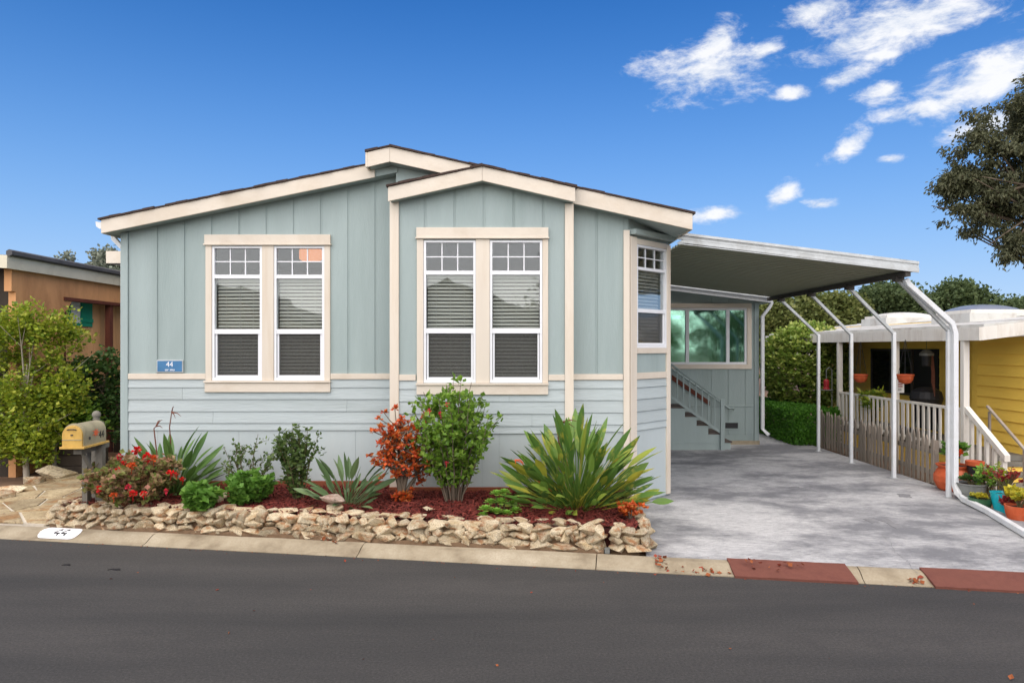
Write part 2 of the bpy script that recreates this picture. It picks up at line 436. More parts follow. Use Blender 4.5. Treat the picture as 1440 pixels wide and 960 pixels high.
    mx = g.new('ShaderNodeMixShader'); g.link(f, mx.inputs[0]); g.link(tr.outputs[0], mx.inputs[1]); g.link(gl.outputs[0], mx.inputs[2])
    g.link(mx.outputs[0], nt.nodes['Material Output'].inputs[0])
    m, g, b = newmat('glass_low_e'); nt = m.node_tree
    tr = g.new('ShaderNodeBsdfTransparent'); tr.inputs[0].default_value = (0.5, 0.75, 0.66, 1)
    gl = g.new('ShaderNodeBsdfGlossy'); gl.inputs['Roughness'].default_value = 0.05; gl.inputs[0].default_value = (0.6, 1.0, 0.85, 1)
    mx = g.new('ShaderNodeMixShader'); mx.inputs[0].default_value = 0.3; g.link(tr.outputs[0], mx.inputs[1]); g.link(gl.outputs[0], mx.inputs[2])
    g.link(mx.outputs[0], nt.nodes['Material Output'].inputs[0])
    m, g, b = newmat('screen'); nt = m.node_tree
    tr = g.new('ShaderNodeBsdfTransparent'); di = g.new('ShaderNodeBsdfDiffuse'); di.inputs[0].default_value = (0.09,0.09,0.085,1)
    mx = g.new('ShaderNodeMixShader'); mx.inputs[0].default_value = 0.36; g.link(tr.outputs[0], mx.inputs[1]); g.link(di.outputs[0], mx.inputs[2])
    g.link(mx.outputs[0], nt.nodes['Material Output'].inputs[0])
    m, g, b = newmat('lamp_glow'); b.inputs['Base Color'].default_value = lin((240,150,90)); b.inputs['Emission Color'].default_value = (1.0, 0.35, 0.12, 1); b.inputs['Emission Strength'].default_value = 0.45
    # --- foliage
    leafmat('leaf_strelitzia', [(62,100,44),(78,118,50),(70,108,52),(96,134,60),(58,94,50),(94,132,56),(120,152,66),(84,120,56),(108,142,60),(126,152,62),(148,164,66),(190,182,66)], 0.4, 0.2, island=False, patch=(196,186,74))
    leafmat('leaf_strelitzia_plain', [(72,106,50),(88,124,56),(80,114,58),(104,138,66),(66,98,54),(92,128,60)], 0.4, 0.2, island=False)
    leafmat('leaf_strelitzia_grey', [(80,106,66),(96,122,78),(86,114,70),(108,132,88),(74,100,62),(92,118,76),(116,138,90)], 0.4, 0.2, island=False)
    leafmat('leaf_hibiscus', [(74,110,36),(96,136,44),(114,154,50),(134,168,62),(84,120,40),(154,184,80)], 0.4, 0.35)
    leafmat('leaf_small_green', [(66,90,46),(84,108,54),(100,124,64),(76,98,56),(114,134,72)], 0.5, 0.3)
    leafmat('leaf_geranium', [(84,128,44),(104,150,52),(96,138,56),(126,168,66),(112,156,70)], 0.55, 0.35)
    leafmat('leaf_geranium_dry', [(104,138,58),(162,142,92),(128,156,74),(184,148,116),(152,120,84),(194,166,130),(120,144,66),(186,128,112)], 0.6, 0.3)
    leafmat('leaf_campfire', [(196,70,30),(218,96,40),(204,116,48),(168,86,38),(224,84,40),(180,126,58),(200,66,34)], 0.4, 0.15)
    leafmat('leaf_aeonium', [(120,168,60),(140,184,72),(104,152,56),(156,192,84)], 0.45, 0.3)
    leafmat('leaf_lime', [(138,160,44),(166,180,52),(190,198,64),(112,140,44),(206,206,84),(98,128,44)], 0.45, 0.4)
    leafmat('leaf_dark', [(50,78,38),(66,96,46),(78,110,52),(56,84,44),(92,120,60)], 0.45, 0.25)
    leafmat('leaf_globe', [(90,122,46),(116,148,58),(142,166,70),(168,182,88),(78,108,46),(190,196,108)], 0.35, 0.25)
    leafmat('leaf_hedge', [(56,104,30),(78,130,38),(100,154,48),(66,114,34)], 0.5, 0.3)
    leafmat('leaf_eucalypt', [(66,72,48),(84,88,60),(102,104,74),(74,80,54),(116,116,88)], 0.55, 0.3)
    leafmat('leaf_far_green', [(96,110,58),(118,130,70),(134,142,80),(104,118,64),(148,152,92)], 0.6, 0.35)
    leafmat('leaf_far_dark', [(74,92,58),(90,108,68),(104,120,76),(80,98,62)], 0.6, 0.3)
    leafmat('leaf_pine_grey', [(116,126,108),(132,140,122),(146,152,136),(122,132,114)], 0.7, 0.2)
    leafmat('leaf_yellow_succ', [(196,180,40),(214,200,70),(176,166,50),(150,160,60)], 0.45, 0.2)
    leafmat('leaf_red_succ', [(150,36,40),(120,40,40),(176,60,56),(110,90,60)], 0.45, 0.2)
    leafmat('petal_red', [(214,24,28),(232,40,36),(196,20,30)], 0.5, 0.3)
    leafmat('petal_orange', [(226,92,40),(236,120,60),(214,76,36)], 0.5, 0.3)
    leafmat('petal_pink', [(222,60,84),(210,44,70)], 0.5, 0.3)
make_materials()

# ================================================================== ground, road, kerb, driveway
DV = Vector((0.9860, -0.1667)); NV = Vector((0.1667, 0.9860))
def L(s, t): return (DV.x*s+NV.x*t, DV.y*s+NV.y*t)
def s_at(px, t):
    k = (px-720.0)/F
    return t*(k*NV.y-NV.x)/(DV.x-k*DV.y)
def st(x, y): return (DV.x*x+DV.y*y, NV.x*x+NV.y*y)
T_EDGE, T_BACK = 6.95, 7.21

tag(MB().box(-400, 400, -300, 500, -0.6, -0.12).build('ground', 'earth'), kind='structure')
tag(MB().prism_z([L(-70, -1.5), L(70, -1.5), L(70, T_EDGE), L(-70, T_EDGE)], -0.1, 0.0).build('road', 'asphalt'), kind='structure')
tag(MB().prism_z([L(-70, -60), L(70, -60), L(70, -1.5), L(-70, -1.5)], -0.1, 0.05).build('far_pavement', 'curb_concrete'), kind='structure')
tag(MB().prism_z([L(-70, T_BACK+0.004), L(70, T_BACK+0.004), (75, 70), (-75, 70)], -0.1, 0.045).build('yard_ground', 'yard_soil'), kind='structure')

# rolled kerb in cast lengths
curb = MB()
curb.prism_z([L(-40, T_EDGE+0.002), L(40, T_EDGE+0.002), L(40, T_BACK-0.004), L(-40, T_BACK-0.004)], -0.1, -0.006)
curb_o = tag(curb.build('kerb', 'mortar'), kind='structure')
prof = [(T_EDGE, -0.05), (T_EDGE, 0.008), (T_EDGE+0.06, 0.022), (T_EDGE+0.12, 0.056), (T_EDGE+0.17, 0.076), (T_EDGE+0.22, 0.084), (T_BACK, 0.084), (T_BACK, -0.05)]
s0 = -22.4
for i in range(18):
    s1 = s0+2.45
    m = MB(); n = len(prof); a, bq = s0+0.005, s1-0.005
    sub = 5; vs = []; fs = []
    for k in range(sub+1):
        s = a+(bq-a)*k/sub
        for (t, z) in prof:
            x, y = L(s, t+random.uniform(-0.006, 0.004)*(0 < k < sub)); vs.append((x, y, z+random.uniform(-0.003, 0.003)*(z > 0)))
    for k in range(sub):
        for j in range(n): fs.append((k*n+j, k*n+(j+1) % n, (k+1)*n+(j+1) % n, (k+1)*n+j))
    fs.append(list(range(n-1, -1, -1))); fs.append(list(range(sub*n, sub*n+n)))
    m.add(vs, fs); m.build('kerb_length', 'curb_concrete', curb_o)
    s0 = s1

# driveway slab (two pours) and joint
A_CH = Vector((X_(884, 9.32), 9.32)); B_CH = A_CH+Vector((0.7071, 0.7071))*0.965
dp = [L(s_at(909, T_BACK+.005), T_BACK+.005), L(s_at(1510, T_BACK+.005), T_BACK+.005), (6.02, 7.6), (6.20, 9.2), (6.36, 10.4), (6.36, 13.0), (1.62, 12.45), (1.62, 8.9)]
tag(MB().prism_z(dp, -0.09, 0.083).build('driveway', 'broom_concrete'), kind='structure')
dp2 = [(1.62, 12.465), (6.36, 13.015), (6.36, 22), (4.9, 22), (1.62, 15.3)]
tag(MB().prism_z(dp2, -0.09, 0.081).build('carport_slab', 'broom_concrete'), kind='structure')

# street number painted on the kerb
def kerb_point(s, t):
    z = 0
    for (t0, z0), (t1, z1) in zip(prof[1:], prof[2:]):
        if t0 <= t <= t1: z = z0+(z1-z0)*(t-t0)/max(1e-6, t1-t0)
    x, y = L(s, t); return Vector((x, y, z))
def kerb_number():
    sc_ = s_at(87, T_EDGE+0.16); tc_ = T_EDGE+0.135
    rt = thing('kerb_number', 'white painted oval with black house number on the kerb', 'house number', tuple(kerb_point(sc_, tc_)))
    b = MB(); vs = []; cols = 40; rows = 8
    for i in range(cols+1):
        for j in range(rows+1):
            u = -1+2*i/cols; v = -1+2*j/rows
            hw = 0.255; hh = 0.098*(1 if abs(u) < 0.62 else math.sqrt(max(0, 1-((abs(u)-0.62)/0.38)**2)))
            q = kerb_point(sc_+u*hw, tc_+v*hh); vs.append(q+Vector((0, 0, 0.007)))
    fs = [(i*(rows+1)+j, (i+1)*(rows+1)+j, (i+1)*(rows+1)+j+1, i*(rows+1)+j+1) for i in range(cols) for j in range(rows)]
    b.add(vs, fs); b.build('painted_oval', 'white_paint', rt, recalc=False)
    for k, so_ in enumerate((-0.03, 0.062)):
        c = MB()
        def stroke(a, e, w=0.009):
            pts = []
            (u0, v0), (u1, v1) = a, e
            du, dv = u1-u0, v1-v0; ln = math.hypot(du, dv); ox, oy = -dv/ln*w, du/ln*w
            for (uu, vv) in ((u0+ox, v0+oy), (u0-ox, v0-oy), (u1-ox, v1-oy), (u1+ox, v1+oy)):
                pts.append(kerb_point(sc_+so_+uu, tc_+vv)+Vector((0, 0, 0.0115)))
            c.add(pts, [(0, 1, 2, 3)])
        stroke((0.022, -0.05), (0.022, 0.055)); stroke((0.0135, 0.048), (-0.03, -0.012), 0.007); stroke((-0.034, -0.018), (0.04, -0.018), 0.008)
        c.build('digit', 'black_paint', rt, recalc=False)
kerb_number()

def kerb_ramp(pa_t, pb_t, pa_b, pb_b, label):
    rt = thing('kerb_ramp', label, 'ramp', (*L(s_at(pa_b, T_EDGE), T_EDGE), 0.0), 'rusty red ramps laid on the kerb')
    b = MB(); ts = [T_EDGE-0.03, T_EDGE+0.10, T_EDGE+0.245]; zs = [0.022, 0.068, 0.108]
    cols = 12; vs = []
    for i in range(cols+1):
        f = i/cols
        for j, (t, z) in enumerate(zip(ts, zs)):
            g = j/2
            s = (s_at(pa_b, T_EDGE)*(1-g)+s_at(pa_t, T_EDGE+.24)*g)*(1-f)+(s_at(pb_b, T_EDGE)*(1-g)+s_at(pb_t, T_EDGE+.24)*g)*f
            x, y = L(s, t+random.uniform(-.004, .004)); vs.append((x, y, z)); vs.append((x, y, z-0.024))
    fs = []
    for i in range(cols):
        for j in range(2):
            a = i*6+j*2; c = a+6
            fs += [(a, c, c+2, a+2), (a+1, a+3, c+3, c+1)]
        a = i*6; c = a+6
        fs += [(a, a+1, c+1, c), (a+4, c+4, c+5, a+5)]
    fs += [(0, 2, 3, 1), (2, 4, 5, 3), (cols*6, cols*6+1, cols*6+3, cols*6+2), (cols*6+2, cols*6+3, cols*6+5, cols*6+4)]
    b.add(vs, fs); b.build('ramp_plate', 'ramp_red', rt)
    f = MB()
    for q in (0.25, 0.75):      # rubber feet under the plate
        s = s_at(pa_b, T_EDGE)*(1-q)+s_at(pb_b, T_EDGE)*q+0.03
        f.prism_z([L(s-.03, T_EDGE+.14), L(s+.03, T_EDGE+.14), L(s+.03, T_EDGE+.2), L(s-.03, T_EDGE+.2)], 0.04, 0.066)
    f.build('foot', 'black_plastic', rt)
kerb_ramp(1022, 1188, 1033, 1206, 'faded red kerb ramp with leaf litter on it')
kerb_ramp(1293, 1500, 1314, 1520, 'clean faded red kerb ramp beside the white downpipe')

# ================================================================== facade tools
def frame_front(Y): return Matrix(((1,0,0,0),(0,-1,0,Y),(0,0,1,0),(0,0,0,1)))     # (u, v, z) -> (u, Y-v, z)
def frame_dir(A, ang):      # wall starting at A running along ang, outward normal to its right-hand side
    c, s = math.cos(ang), math.sin(ang)
    return Matrix(((c, s, 0, A.x), (s, -c, 0, A.y), (0, 0, 1, 0), (0, 0, 0, 1)))
def cols(m, u0, u1, v0, v1, zb, top, holes, breaks=()):
    """solid wall between u0 and u1 with rectangular holes and a free top line; pieces added to mesh builder m (or list of builders)"""
    xs = sorted(set([u0, u1]+[b for b in breaks if u0 < b < u1]+[h[0] for h in holes if u0 < h[0] < u1]+[h[1] for h in holes if u0 < h[1] < u1]))
    out = []
    for a, b in zip(xs, xs[1:]):
        if b-a < 0.004: continue
        mid = (a+b)/2; hs = sorted([h for h in holes if h[0] <= mid <= h[1]], key=lambda h: h[2])
        z = zb; segs = []
        for h in hs:
            if h[2]-z > 0.01: segs.append((z, h[2], h[2]))
            z = max(z, h[3])
        segs.append((z, top(a), top(b)))
        for (zz, ta, tb) in segs:
            if max(ta, tb)-zz < 0.02: continue
            out.append([(a, v1, zz), (b, v1, zz), (b, v0, zz), (a, v0, zz), (a, v1, ta), (b, v1, tb), (b, v0, tb), (a, v0, ta)])
    for q in out: m.hexa(q)
    return m
def strips(parent, M, u0, u1, g0, sp, zb, top, holes, breaks=(), gw=0.032, mat='sage'):
    edges = [u0]; g = g0
    while g < u1-0.05:
        if g > u0+0.05: edges.append(g)
        g += sp
    edges.append(u1)
    for i, (a, b) in enumerate(zip(edges, edges[1:])):
        aa = a+(gw/2 if i else 0); bb = b-(gw/2 if i < len(edges)-2 else 0)
        cuts = sorted(set([aa, bb]+[h[k] for h in holes for k in (0, 1) if aa < h[k] < bb]))
        for ca, cb in zip(cuts, cuts[1:]):
            m = cols(MB(M), ca, cb, -0.014, 0.0, zb, top, holes, breaks)
            k = 0
            while k < len(m.v):          # one object per separate board
                if k+16 <= len(m.v) and abs(m.v[k+1].x-m.v[k+8].x) < 1e-5 and len(breaks) and abs(m.v[k].z-m.v[k+8].z) < 1e-5: n = 16
                else: n = 8
                p = MB(); p.v = m.v[k:k+n]; p.f = [[q-k for q in f] for f in m.f if k <= f[0] < k+n]; p.mi = [0]*len(p.f); p.build('siding_panel', mat, parent); k += n
def lapwall(parent, M, u0, u1, zs, joints, mat='sage_lap'):
    for k, (zt, zb) in enumerate(zip(zs, zs[1:])):
        js = [u0]+[j for (r, j) in joints if r == k and u0 < j < u1]+[u1]
        for a, b in zip(js, js[1:]):
            a2 = a+(0.0015 if a != u0 else 0); b2 = b-(0.0015 if b != u1 else 0)
            m = MB(M)
            m.hexa([(a2, 0.017, zb), (b2, 0.017, zb), (b2, -0.012, zb), (a2, -0.012, zb), (a2, 0.004, zt-0.004), (b2, 0.004, zt-0.004), (b2, -0.012, zt-0.004), (a2, -0.012, zt-0.004)])
            m.build('lap_board', mat, parent)
def board(parent, M, u0, u1, v0, v1, z0, z1, mat='cream', name='trim_board', bevel=0.004):
    return MB(M).box(u0, u1, v0, v1, z0, z1).build(name, mat, parent, bevel=bevel)

def window_unit(parent, M, u0, u1, z0, z1, grid=True, mirror_depth=0.0):
    """vinyl single-hung window with a divided transom light: frame > muntins, panes, blind, insect screen"""
    w = u1-u0; h = z1-z0
    k = h/1.79
    tb0, tb1 = z1-0.383*k, z1-0.432*k           # transom bar
    mr0, mr1 = z1-1.108*k, z1-1.172*k           # meeting rail
    fr = 0.03
    f = MB(M)
    f.box(u0, u0+fr, -0.07, 0.016, z0, z1).box(u1-fr, u1, -0.07, 0.016, z0, z1)
    f.box(u0+fr, u1-fr, -0.068, 0.014, z1-fr, z1).box(u0+fr, u1-fr, -0.068, 0.014, z0, z0+0.035)
    f.box(u0+fr, u1-fr, -0.066, 0.012, tb1, tb0).box(u0+fr, u1-fr, -0.05, 0.010, mr1, mr0)
    s = 0.024; a, b = u0+fr+0.006, u1-fr-0.006; zz0, zz1 = z0+0.037, mr1-0.002
    f.box(a, a+s, -0.05, -0.006, zz0, zz1).box(b-s, b, -0.05, -0.006, zz0, zz1).box(a+s, b-s, -0.048, -0.008, zz0, zz0+0.03)
    fo = f.build('window', 'vinyl', parent)
    tz0, tz1 = tb0, z1-fr; zm = (tz0+tz1)/2
    ua, ub = u0+fr, u1-fr; du = (ub-ua)/3
    mu = MB(M); mw = 0.007
    if grid:
        for i in (1, 2): mu.box(ua+du*i-mw, ua+du*i+mw, -0.03, -0.012, tz0, tz1)
        for i in range(3): mu.box(ua+du*i+(mw if i else 0), ua+du*(i+1)-(mw if i < 2 else 0), -0.029, -0.013, zm-mw, zm+mw)
        mu.build('muntin', 'vinyl', fo)
        for i in range(3):
            for (za, zb_) in ((tz0, zm-mw), (zm+mw, tz1)):
                MB(M).box(ua+du*i+(mw if i else 0), ua+du*(i+1)-(mw if i < 2 else 0), -0.024, -0.020, za, zb_).build('pane', 'glass', fo)
    MB(M).box(ua, ub, -0.024, -0.020, mr0, tb1).build('pane', 'glass', fo)
    MB(M).box(a+s, b-s, -0.040, -0.036, zz0+0.03, zz1).build('pane', 'glass', fo)
    MB(M).box(a+s, b-s, -0.014, -0.013, zz0+0.03, zz1).build('insect_screen', 'screen', fo)
    bl = MB(M); z = tb1-0.02; bl.box(ua+.004, ub-.004, -0.125, -0.085, tb1-0.045, tb1-0.002)
    z -= 0.05
    while z > z0+0.06:
        j = random.uniform(-0.003, 0.003); t = 0.0165
        bl.hexa([(ua+.006, -0.090, z-t+j), (ub-.006, -0.090, z-t-j), (ub-.006, -0.092, z-t-j), (ua+.006, -0.092, z-t+j),
                 (ua+.006, -0.111, z+t+j), (ub-.006, -0.111, z+t-j), (ub-.006, -0.113, z+t-j), (ua+.006, -0.113, z+t+j)])
        z -= 0.047
    for q in (0.2, 0.5, 0.8): bl.box(ua+(ub-ua)*q-.002, ua+(ub-ua)*q+.002, -0.0885, -0.0865, z0+0.05, tb1-0.03)
    bl.build('blind', 'blind', fo)
    return fo

# ================================================================== the sage manufactured home
YL, YR, YB, YW = 9.5, 9.32, 9.14, 15.2
ROOF = {}
def build_house():
    house = thing('manufactured_home', 'sage blue manufactured home with cream trim and a low gable roof', 'house', (-1.5, 9.5, 0.05))
    MLf, MRt, MBy = frame_front(YL), frame_front(YR), frame_front(YB)
    Lx0, Lx1 = X_(171, YL), -1.53
    # ---- roof lines
    yl, yr, yb = 9.27, 9.10, 8.95
    a = (X_(142, yl), Z_(309, yl)); b = (X_(517, yl), Z_(232, yl)); sl = (b[1]-a[1])/(b[0]-a[0])
    ltop = lambda x: a[1]+sl*(x-a[0])
    c = (X_(548, yr), Z_(206.5, yr)); d = (X_(974, yr), Z_(300.5, yr)); sr = (d[1]-c[1])/(d[0]-c[0])
    rtop = lambda x: c[1]+sr*(x-c[0])
    e0 = (X_(517, yr), Z_(214, yr)); se = (c[1]-e0[1])/(c[0]-e0[0])
    ba, bc, bd = (X_(545.5, yb), Z_(263, yb)), (X_(678, yb), Z_(234, yb)), (X_(809, yb), Z_(264, yb))
    btop = lambda x: ba[1]+(bc[1]-ba[1])*(x-ba[0])/(bc[0]-ba[0]) if x < bc[0] else bc[1]+(bd[1]-bc[1])*(x-bc[0])/(bd[0]-bc[0])
    th = 0.165
    YE = 22.0
    # decks (soffit seen from below)
    MB().prism_y([(a[0]+.02, ltop(a[0]+.02)-th), (-1.5, ltop(-1.5)-th), (-1.5, ltop(-1.5)), (a[0]+.02, ltop(a[0]+.02))], yl+0.03, YE).build('roof_deck', 'sage', house)
    MB().prism_y([(e0[0]+.02, e0[1]-0.19), (c[0], c[1]-0.19), (d[0]-.02, rtop(d[0]-.02)-0.19), (d[0]-.02, rtop(d[0]-.02)-.002), (c[0], c[1]-.002), (e0[0]+.02, e0[1]-.002)], yr+0.03, YE).build('roof_deck', 'sage', house)
    MB().prism_y([(ba[0]+.02, btop(ba[0]+.02)-0.17), (bc[0], bc[1]-0.17), (bd[0]-.02, btop(bd[0]-.02)-0.17), (bd[0]-.02, btop(bd[0]-.02)-.004), (bc[0], bc[1]-.004), (ba[0]+.02, btop(ba[0]+.02)-.004)], yb+0.03, YR+0.1).build('roof_deck', 'sage', house)
    # rake boards
    def rake(p0, p1, y, h, name='rake_board', cut=0.0):
        MB().prism_y([(p0[0], p0[1]-h), (p1[0]-cut, p1[1]-h), (p1[0], p1[1]), (p0[0], p0[1])], y, y+0.03).build(name, 'cream', house, bevel=0.004)
    rake(a, (X_(527, yl), ltop(X_(527, yl))), yl, 0.178)
    rake(e0, c, yr, 0.19); xm = X_(672, yr)
    rake((c[0]+.002, c[1]), (xm, rtop(xm)), yr, 0.19)
    rake((X_(800, yr), rtop(X_(800, yr))), d, yr, 0.205)
    rake(ba, bc, yb, 0.18); rake((bc[0]+.002, bc[1]), bd, yb, 0.18)
    # raised end block of the right roof half, left return
    MB().box(e0[0]-0.03, e0[0], yr, yr+0.6, e0[1]-0.19, e0[1]).build('rake_return', 'cream', house, bevel=0.004)
    # shingles: overlapping courses seen edge-on
    def shingles(p0, p1, y0, y1):
        m = MB(); n = max(2, int(abs(p1[0]-p0[0])/0.14)); 
        for i in range(n):
            f0, f1 = i/n, (i+1)/n
            x0, x1 = p0[0]+(p1[0]-p0[0])*f0, p0[0]+(p1[0]-p0[0])*f1
            z0, z1 = p0[1]+(p1[1]-p0[1])*f0, p0[1]+(p1[1]-p0[1])*f1
            t0 = 0.026+random.uniform(-.006, .008); t1 = t0+random.uniform(-.004, .004); ov = random.uniform(-0.008, 0.012)
            m.hexa([(x0, y0-ov, z0+.002), (x1+.004, y0-ov, z1+.002), (x1+.004, y1, z1+.002), (x0, y1, z0+.002), (x0, y0-ov, z0+t0), (x1+.004, y0-ov, z1+t1), (x1+.004, y1, z1+t1), (x0, y1, z0+t0)])
        m.build('shingles', 'shingle', house)
    shingles((a[0]-.03, a[1]-.006), (-1.62, ltop(-1.62)), yl-0.02, YE)
    shingles((e0[0]-.035, e0[1]), c, yr-0.02, YE); shingles(c, (d[0]+.03, d[1]-.006), yr-0.02, YE)
    shingles((ba[0]-.02, ba[1]), bc, yb-0.02, YR+.2); shingles(bc, (bd[0]+.02, bd[1]), yb-0.02, YR+.2)
    # eaves
    MB().box(a[0], a[0]+.02, yl+0.03, YE, a[1]-0.178, a[1]-0.01).build('eave_board', 'cream', house)
    MB().box(d[0]-.02, d[0], yr+0.03, YE, d[1]-0.205, d[1]-.004).build('eave_board', 'cream', house)
    # gutter on the left eave
    g = MB(); gx = a[0]
    g.add([(gx, yl+.02, a[1]-.03), (gx-.085, yl+.02, a[1]-.02), (gx-.075, yl+.02, a[1]-.085), (gx-.03, yl+.02, a[1]-.115), (gx, yl+.02, a[1]-.115)]+
          [(gx, YE, a[1]-.03), (gx-.085, YE, a[1]-.02), (gx-.075, YE, a[1]-.085), (gx-.03, YE, a[1]-.115), (gx, YE, a[1]-.115)],
          [(0,1,2,3,4), (9,8,7,6,5), (1,6,7,2), (2,7,8,3), (3,8,9,4), (0,4,9,5), (0,5,6,1)])
    g.build('gutter', 'white_metal', house)
    dx = Lx0-0.035
    MB().tube([(gx-.03, 9.62, a[1]-.12), (gx-.02, 9.62, a[1]-.2), (dx, 9.62, a[1]-.34), (dx, 9.62, 0.3), (dx-.1, 9.6, 0.16)], 0.03, 4, square=True).build('downspout', 'white_metal', house)
    # ---- wall z levels
    BT, BB = Z_(525, YL), Z_(533, YL)
    LZ = [BB, Z_(544.5, YL), Z_(561, YL), Z_(578, YL), Z_(594.5, YL), Z_(604.5, YL)]
    SK = LZ[-1]
    # ---- LEFT wall
    top = lambda x: ltop(x)-th+0.01
    lw = [(X_(299, YL), X_(369, YL)), (X_(386, YL), X_(456.5, YL))]; lz0, lz1 = Z_(534.5, YL), Z_(346, YL)
    holes_b = [(p+.012, q-.012, lz0+.012, lz1-.012) for p, q in lw]
    tr = (X_(292, YL), X_(463, YL), Z_(545, YL), Z_(334, YL))
    cols(MB(MLf), Lx0, Lx1, -0.11, -0.012, 0.05, top, holes_b).build('wall', 'sage', house)
    cx = X_(181, YL)
    strips(house, MLf, cx, Lx1, X_(222.5, YL), (X_(528.5, YL)-X_(222.5, YL))/8, BT+.001, top, [(tr[0]+.02, tr[1]-.02, 0, tr[3])])
    board(house, MLf, Lx0-.004, cx-.002, -0.0, 0.022, 0.22, top(Lx0)-.004, 'sage', 'corner_board')
    board(house, MLf, cx+.001, X_(290, YL)-.002, 0.0, 0.024, BB, BT, 'cream'); board(house, MLf, X_(465, YL)+.002, X_(549, YL), 0.0, 0.024, BB, BT, 'cream')
    lapwall(house, MLf, cx, Lx1, LZ, [(0, X_(386, YL)), (1, X_(257, YL)), (2, X_(488, YL)), (3, X_(300, YL)), (4, X_(411, YL))])
    for q0, q1 in zip([cx, X_(222, YL), X_(336, YL), X_(430, YL), X_(500, YL)], [X_(222, YL), X_(336, YL), X_(430, YL), X_(500, YL), Lx1]):
        MB(MLf).box(q0+.0015, q1-.0015, -0.012, 0.0, 0.2, SK-.006).build('skirting_panel', 'sage_skirt', house)
    # windows of the left wall with trim
    def pair(M, Y, wl, z0, z1, hdr, tl, tm, trr, sill):
        for (p, q) in wl: window_unit(house, M, p, q, z0, z1)
        board(house, M, X_(hdr[0], Y), X_(hdr[1], Y), 0.0, 0.045, Z_(hdr[3]-1.6, Y), Z_(hdr[2], Y), 'cream')
        board(house, M, X_(hdr[0]-1.2, Y), X_(hdr[1]+1.2, Y), 0.0, 0.058, Z_(hdr[3]+.3, Y), Z_(hdr[3]-1.8, Y), 'cream')
        for (p, q) in (tl, tm, trr):
            board(house, M, X_(p, Y), X_(q, Y), -0.03, 0.028, Z_(sill[0], Y)+.002, Z_(hdr[3]+.3, Y)-.002, 'cream_v')
        board(house, M, X_(hdr[0]-.5, Y), X_(hdr[1]+.5, Y), -0.03, 0.062, Z_(sill[0]+2.6, Y), Z_(sill[0], Y), 'cream')
        board(house, M, X_(hdr[0]+.3, Y), X_(hdr[1]-.3, Y), 0.0, 0.04, Z_(sill[1], Y), Z_(sill[0]+2.7, Y), 'cream')
    pair(MLf, YL, lw, lz0, lz1, (289, 465.5, 330.5, 345), (290, 298.7), (369.3, 385.7), (456.8, 464.8), (535, 551))
    # ---- RIGHT module wall, stepped 0.18 m forward
    topr = lambda x: rtop(x)-0.18
    Rx0, Rx1 = -1.52, A_CH.x
    cols(MB(MRt), Rx0, Rx1, -0.12, -0.012, 0.05, topr, [(-1.46, 0.72, 0.3, 4.02)], breaks=(c[0],)).build('wall', 'sage', house)
    strips(house, MRt, Rx0, X_(876.5, YR), X_(839, YR)-6*0.363, 0.363, BT+.001, topr, [(-1.45, 0.70, 0, 3.95)], breaks=(c[0],))
    board(house, MRt, 0.79, X_(876, YR)-.002, 0.0, 0.024, BB, BT, 'cream')
    lapwall(house, MRt, 0.79, X_(877, YR), LZ, [])
    MB(MRt).box(0.79, X_(877, YR), -0.012, 0.0, 0.2, SK-.006).build('skirting_panel', 'sage_skirt', house)
    # ---- BAY
    Bx0, Bx1 = X_(548.5, YB), X_(806.5, YB)
    topb = lambda x: btop(x)-0.165
    bw = [(X_(596, YB), X_(669, YB)), (X_(689, YB), X_(762.5, YB))]; bz0, bz1 = Z_(537.5, YB), Z_(338, YB)
    holes_b = [(p+.012, q-.012, bz0+.012, bz1-.012) for p, q in bw]
    cols(MB(MBy), Bx0+.01, Bx1-.01, -0.10, -0.012, 0.05, topb, holes_b, breaks=(bc[0],)).build('wall', 'sage', house)
    MB().box(Bx0+.012, Bx0+.1, YB+.10, YL+.05, 0.05, btop(Bx0)-0.16).build('bay_cheek', 'sage', house)
    MB().box(Bx1-.1, Bx1-.012, YB+.10, YR+.05, 0.05, btop(Bx1)-0.16).build('bay_cheek', 'sage', house)
    ti0, ti1 = X_(561.5, YB), X_(794, YB)
    strips(house, MBy, ti0, ti1, X_(598, YB), X_(639.5, YB)-X_(598, YB), BT+.001, topb, [(X_(590, YB), X_(767, YB), 0, Z_(325, YB))], breaks=(bc[0],))
    board(house, MBy, Bx0, ti0-.002, 0.0, 0.03, 0.22, btop(ti0)-0.17, 'cream_v', 'corner_board')
    board(house, MBy, ti1+.002, Bx1, 0.0, 0.03, 0.22, btop(Bx1)-0.17, 'cream_v', 'corner_board')
    MB().box(Bx1-.02, Bx1+.002, YB+.002, YR-.002, 0.22, btop(Bx1)-0.17).build('corner_board', 'cream_v', house)
    board(house, MBy, ti0, X_(585, YB)-.002, 0.0, 0.024, BB, BT, 'cream'); board(house, MBy, X_(771, YB)+.002, ti1, 0.0, 0.024, BB, BT, 'cream')
    lapwall(house, MBy, ti0, ti1, LZ, [(1, X_(716, YB)), (2, X_(640, YB)), (3, X_(748, YB))])
    for q0, q1 in zip([ti0, X_(600, YB), X_(678, YB), X_(702, YB)], [X_(600, YB), X_(678, YB), X_(702, YB), ti1]):
        MB(MBy).box(q0+.0015, q1-.0015, -0.012, 0.0, 0.2, SK-.006).build('skirting_panel', 'sage_skirt', house)
    pair(MBy, YB, bw, bz0, bz1, (586, 771, 320.5, 336), (586.5, 595.7), (669.3, 688.7), (762.8, 770.8), (538.5, 554.5))
    # ---- CHAMFERED corner
    MC = frame_dir(A_CH, R(45)); LC = 0.965
    def uC(px):
        k = (px-720)/F
        return (k*A_CH.y-A_CH.x)/(0.70711*(1-k))
    def zC(py, u): return H-(py-HZ)/F*(A_CH.y+0.70711*u)
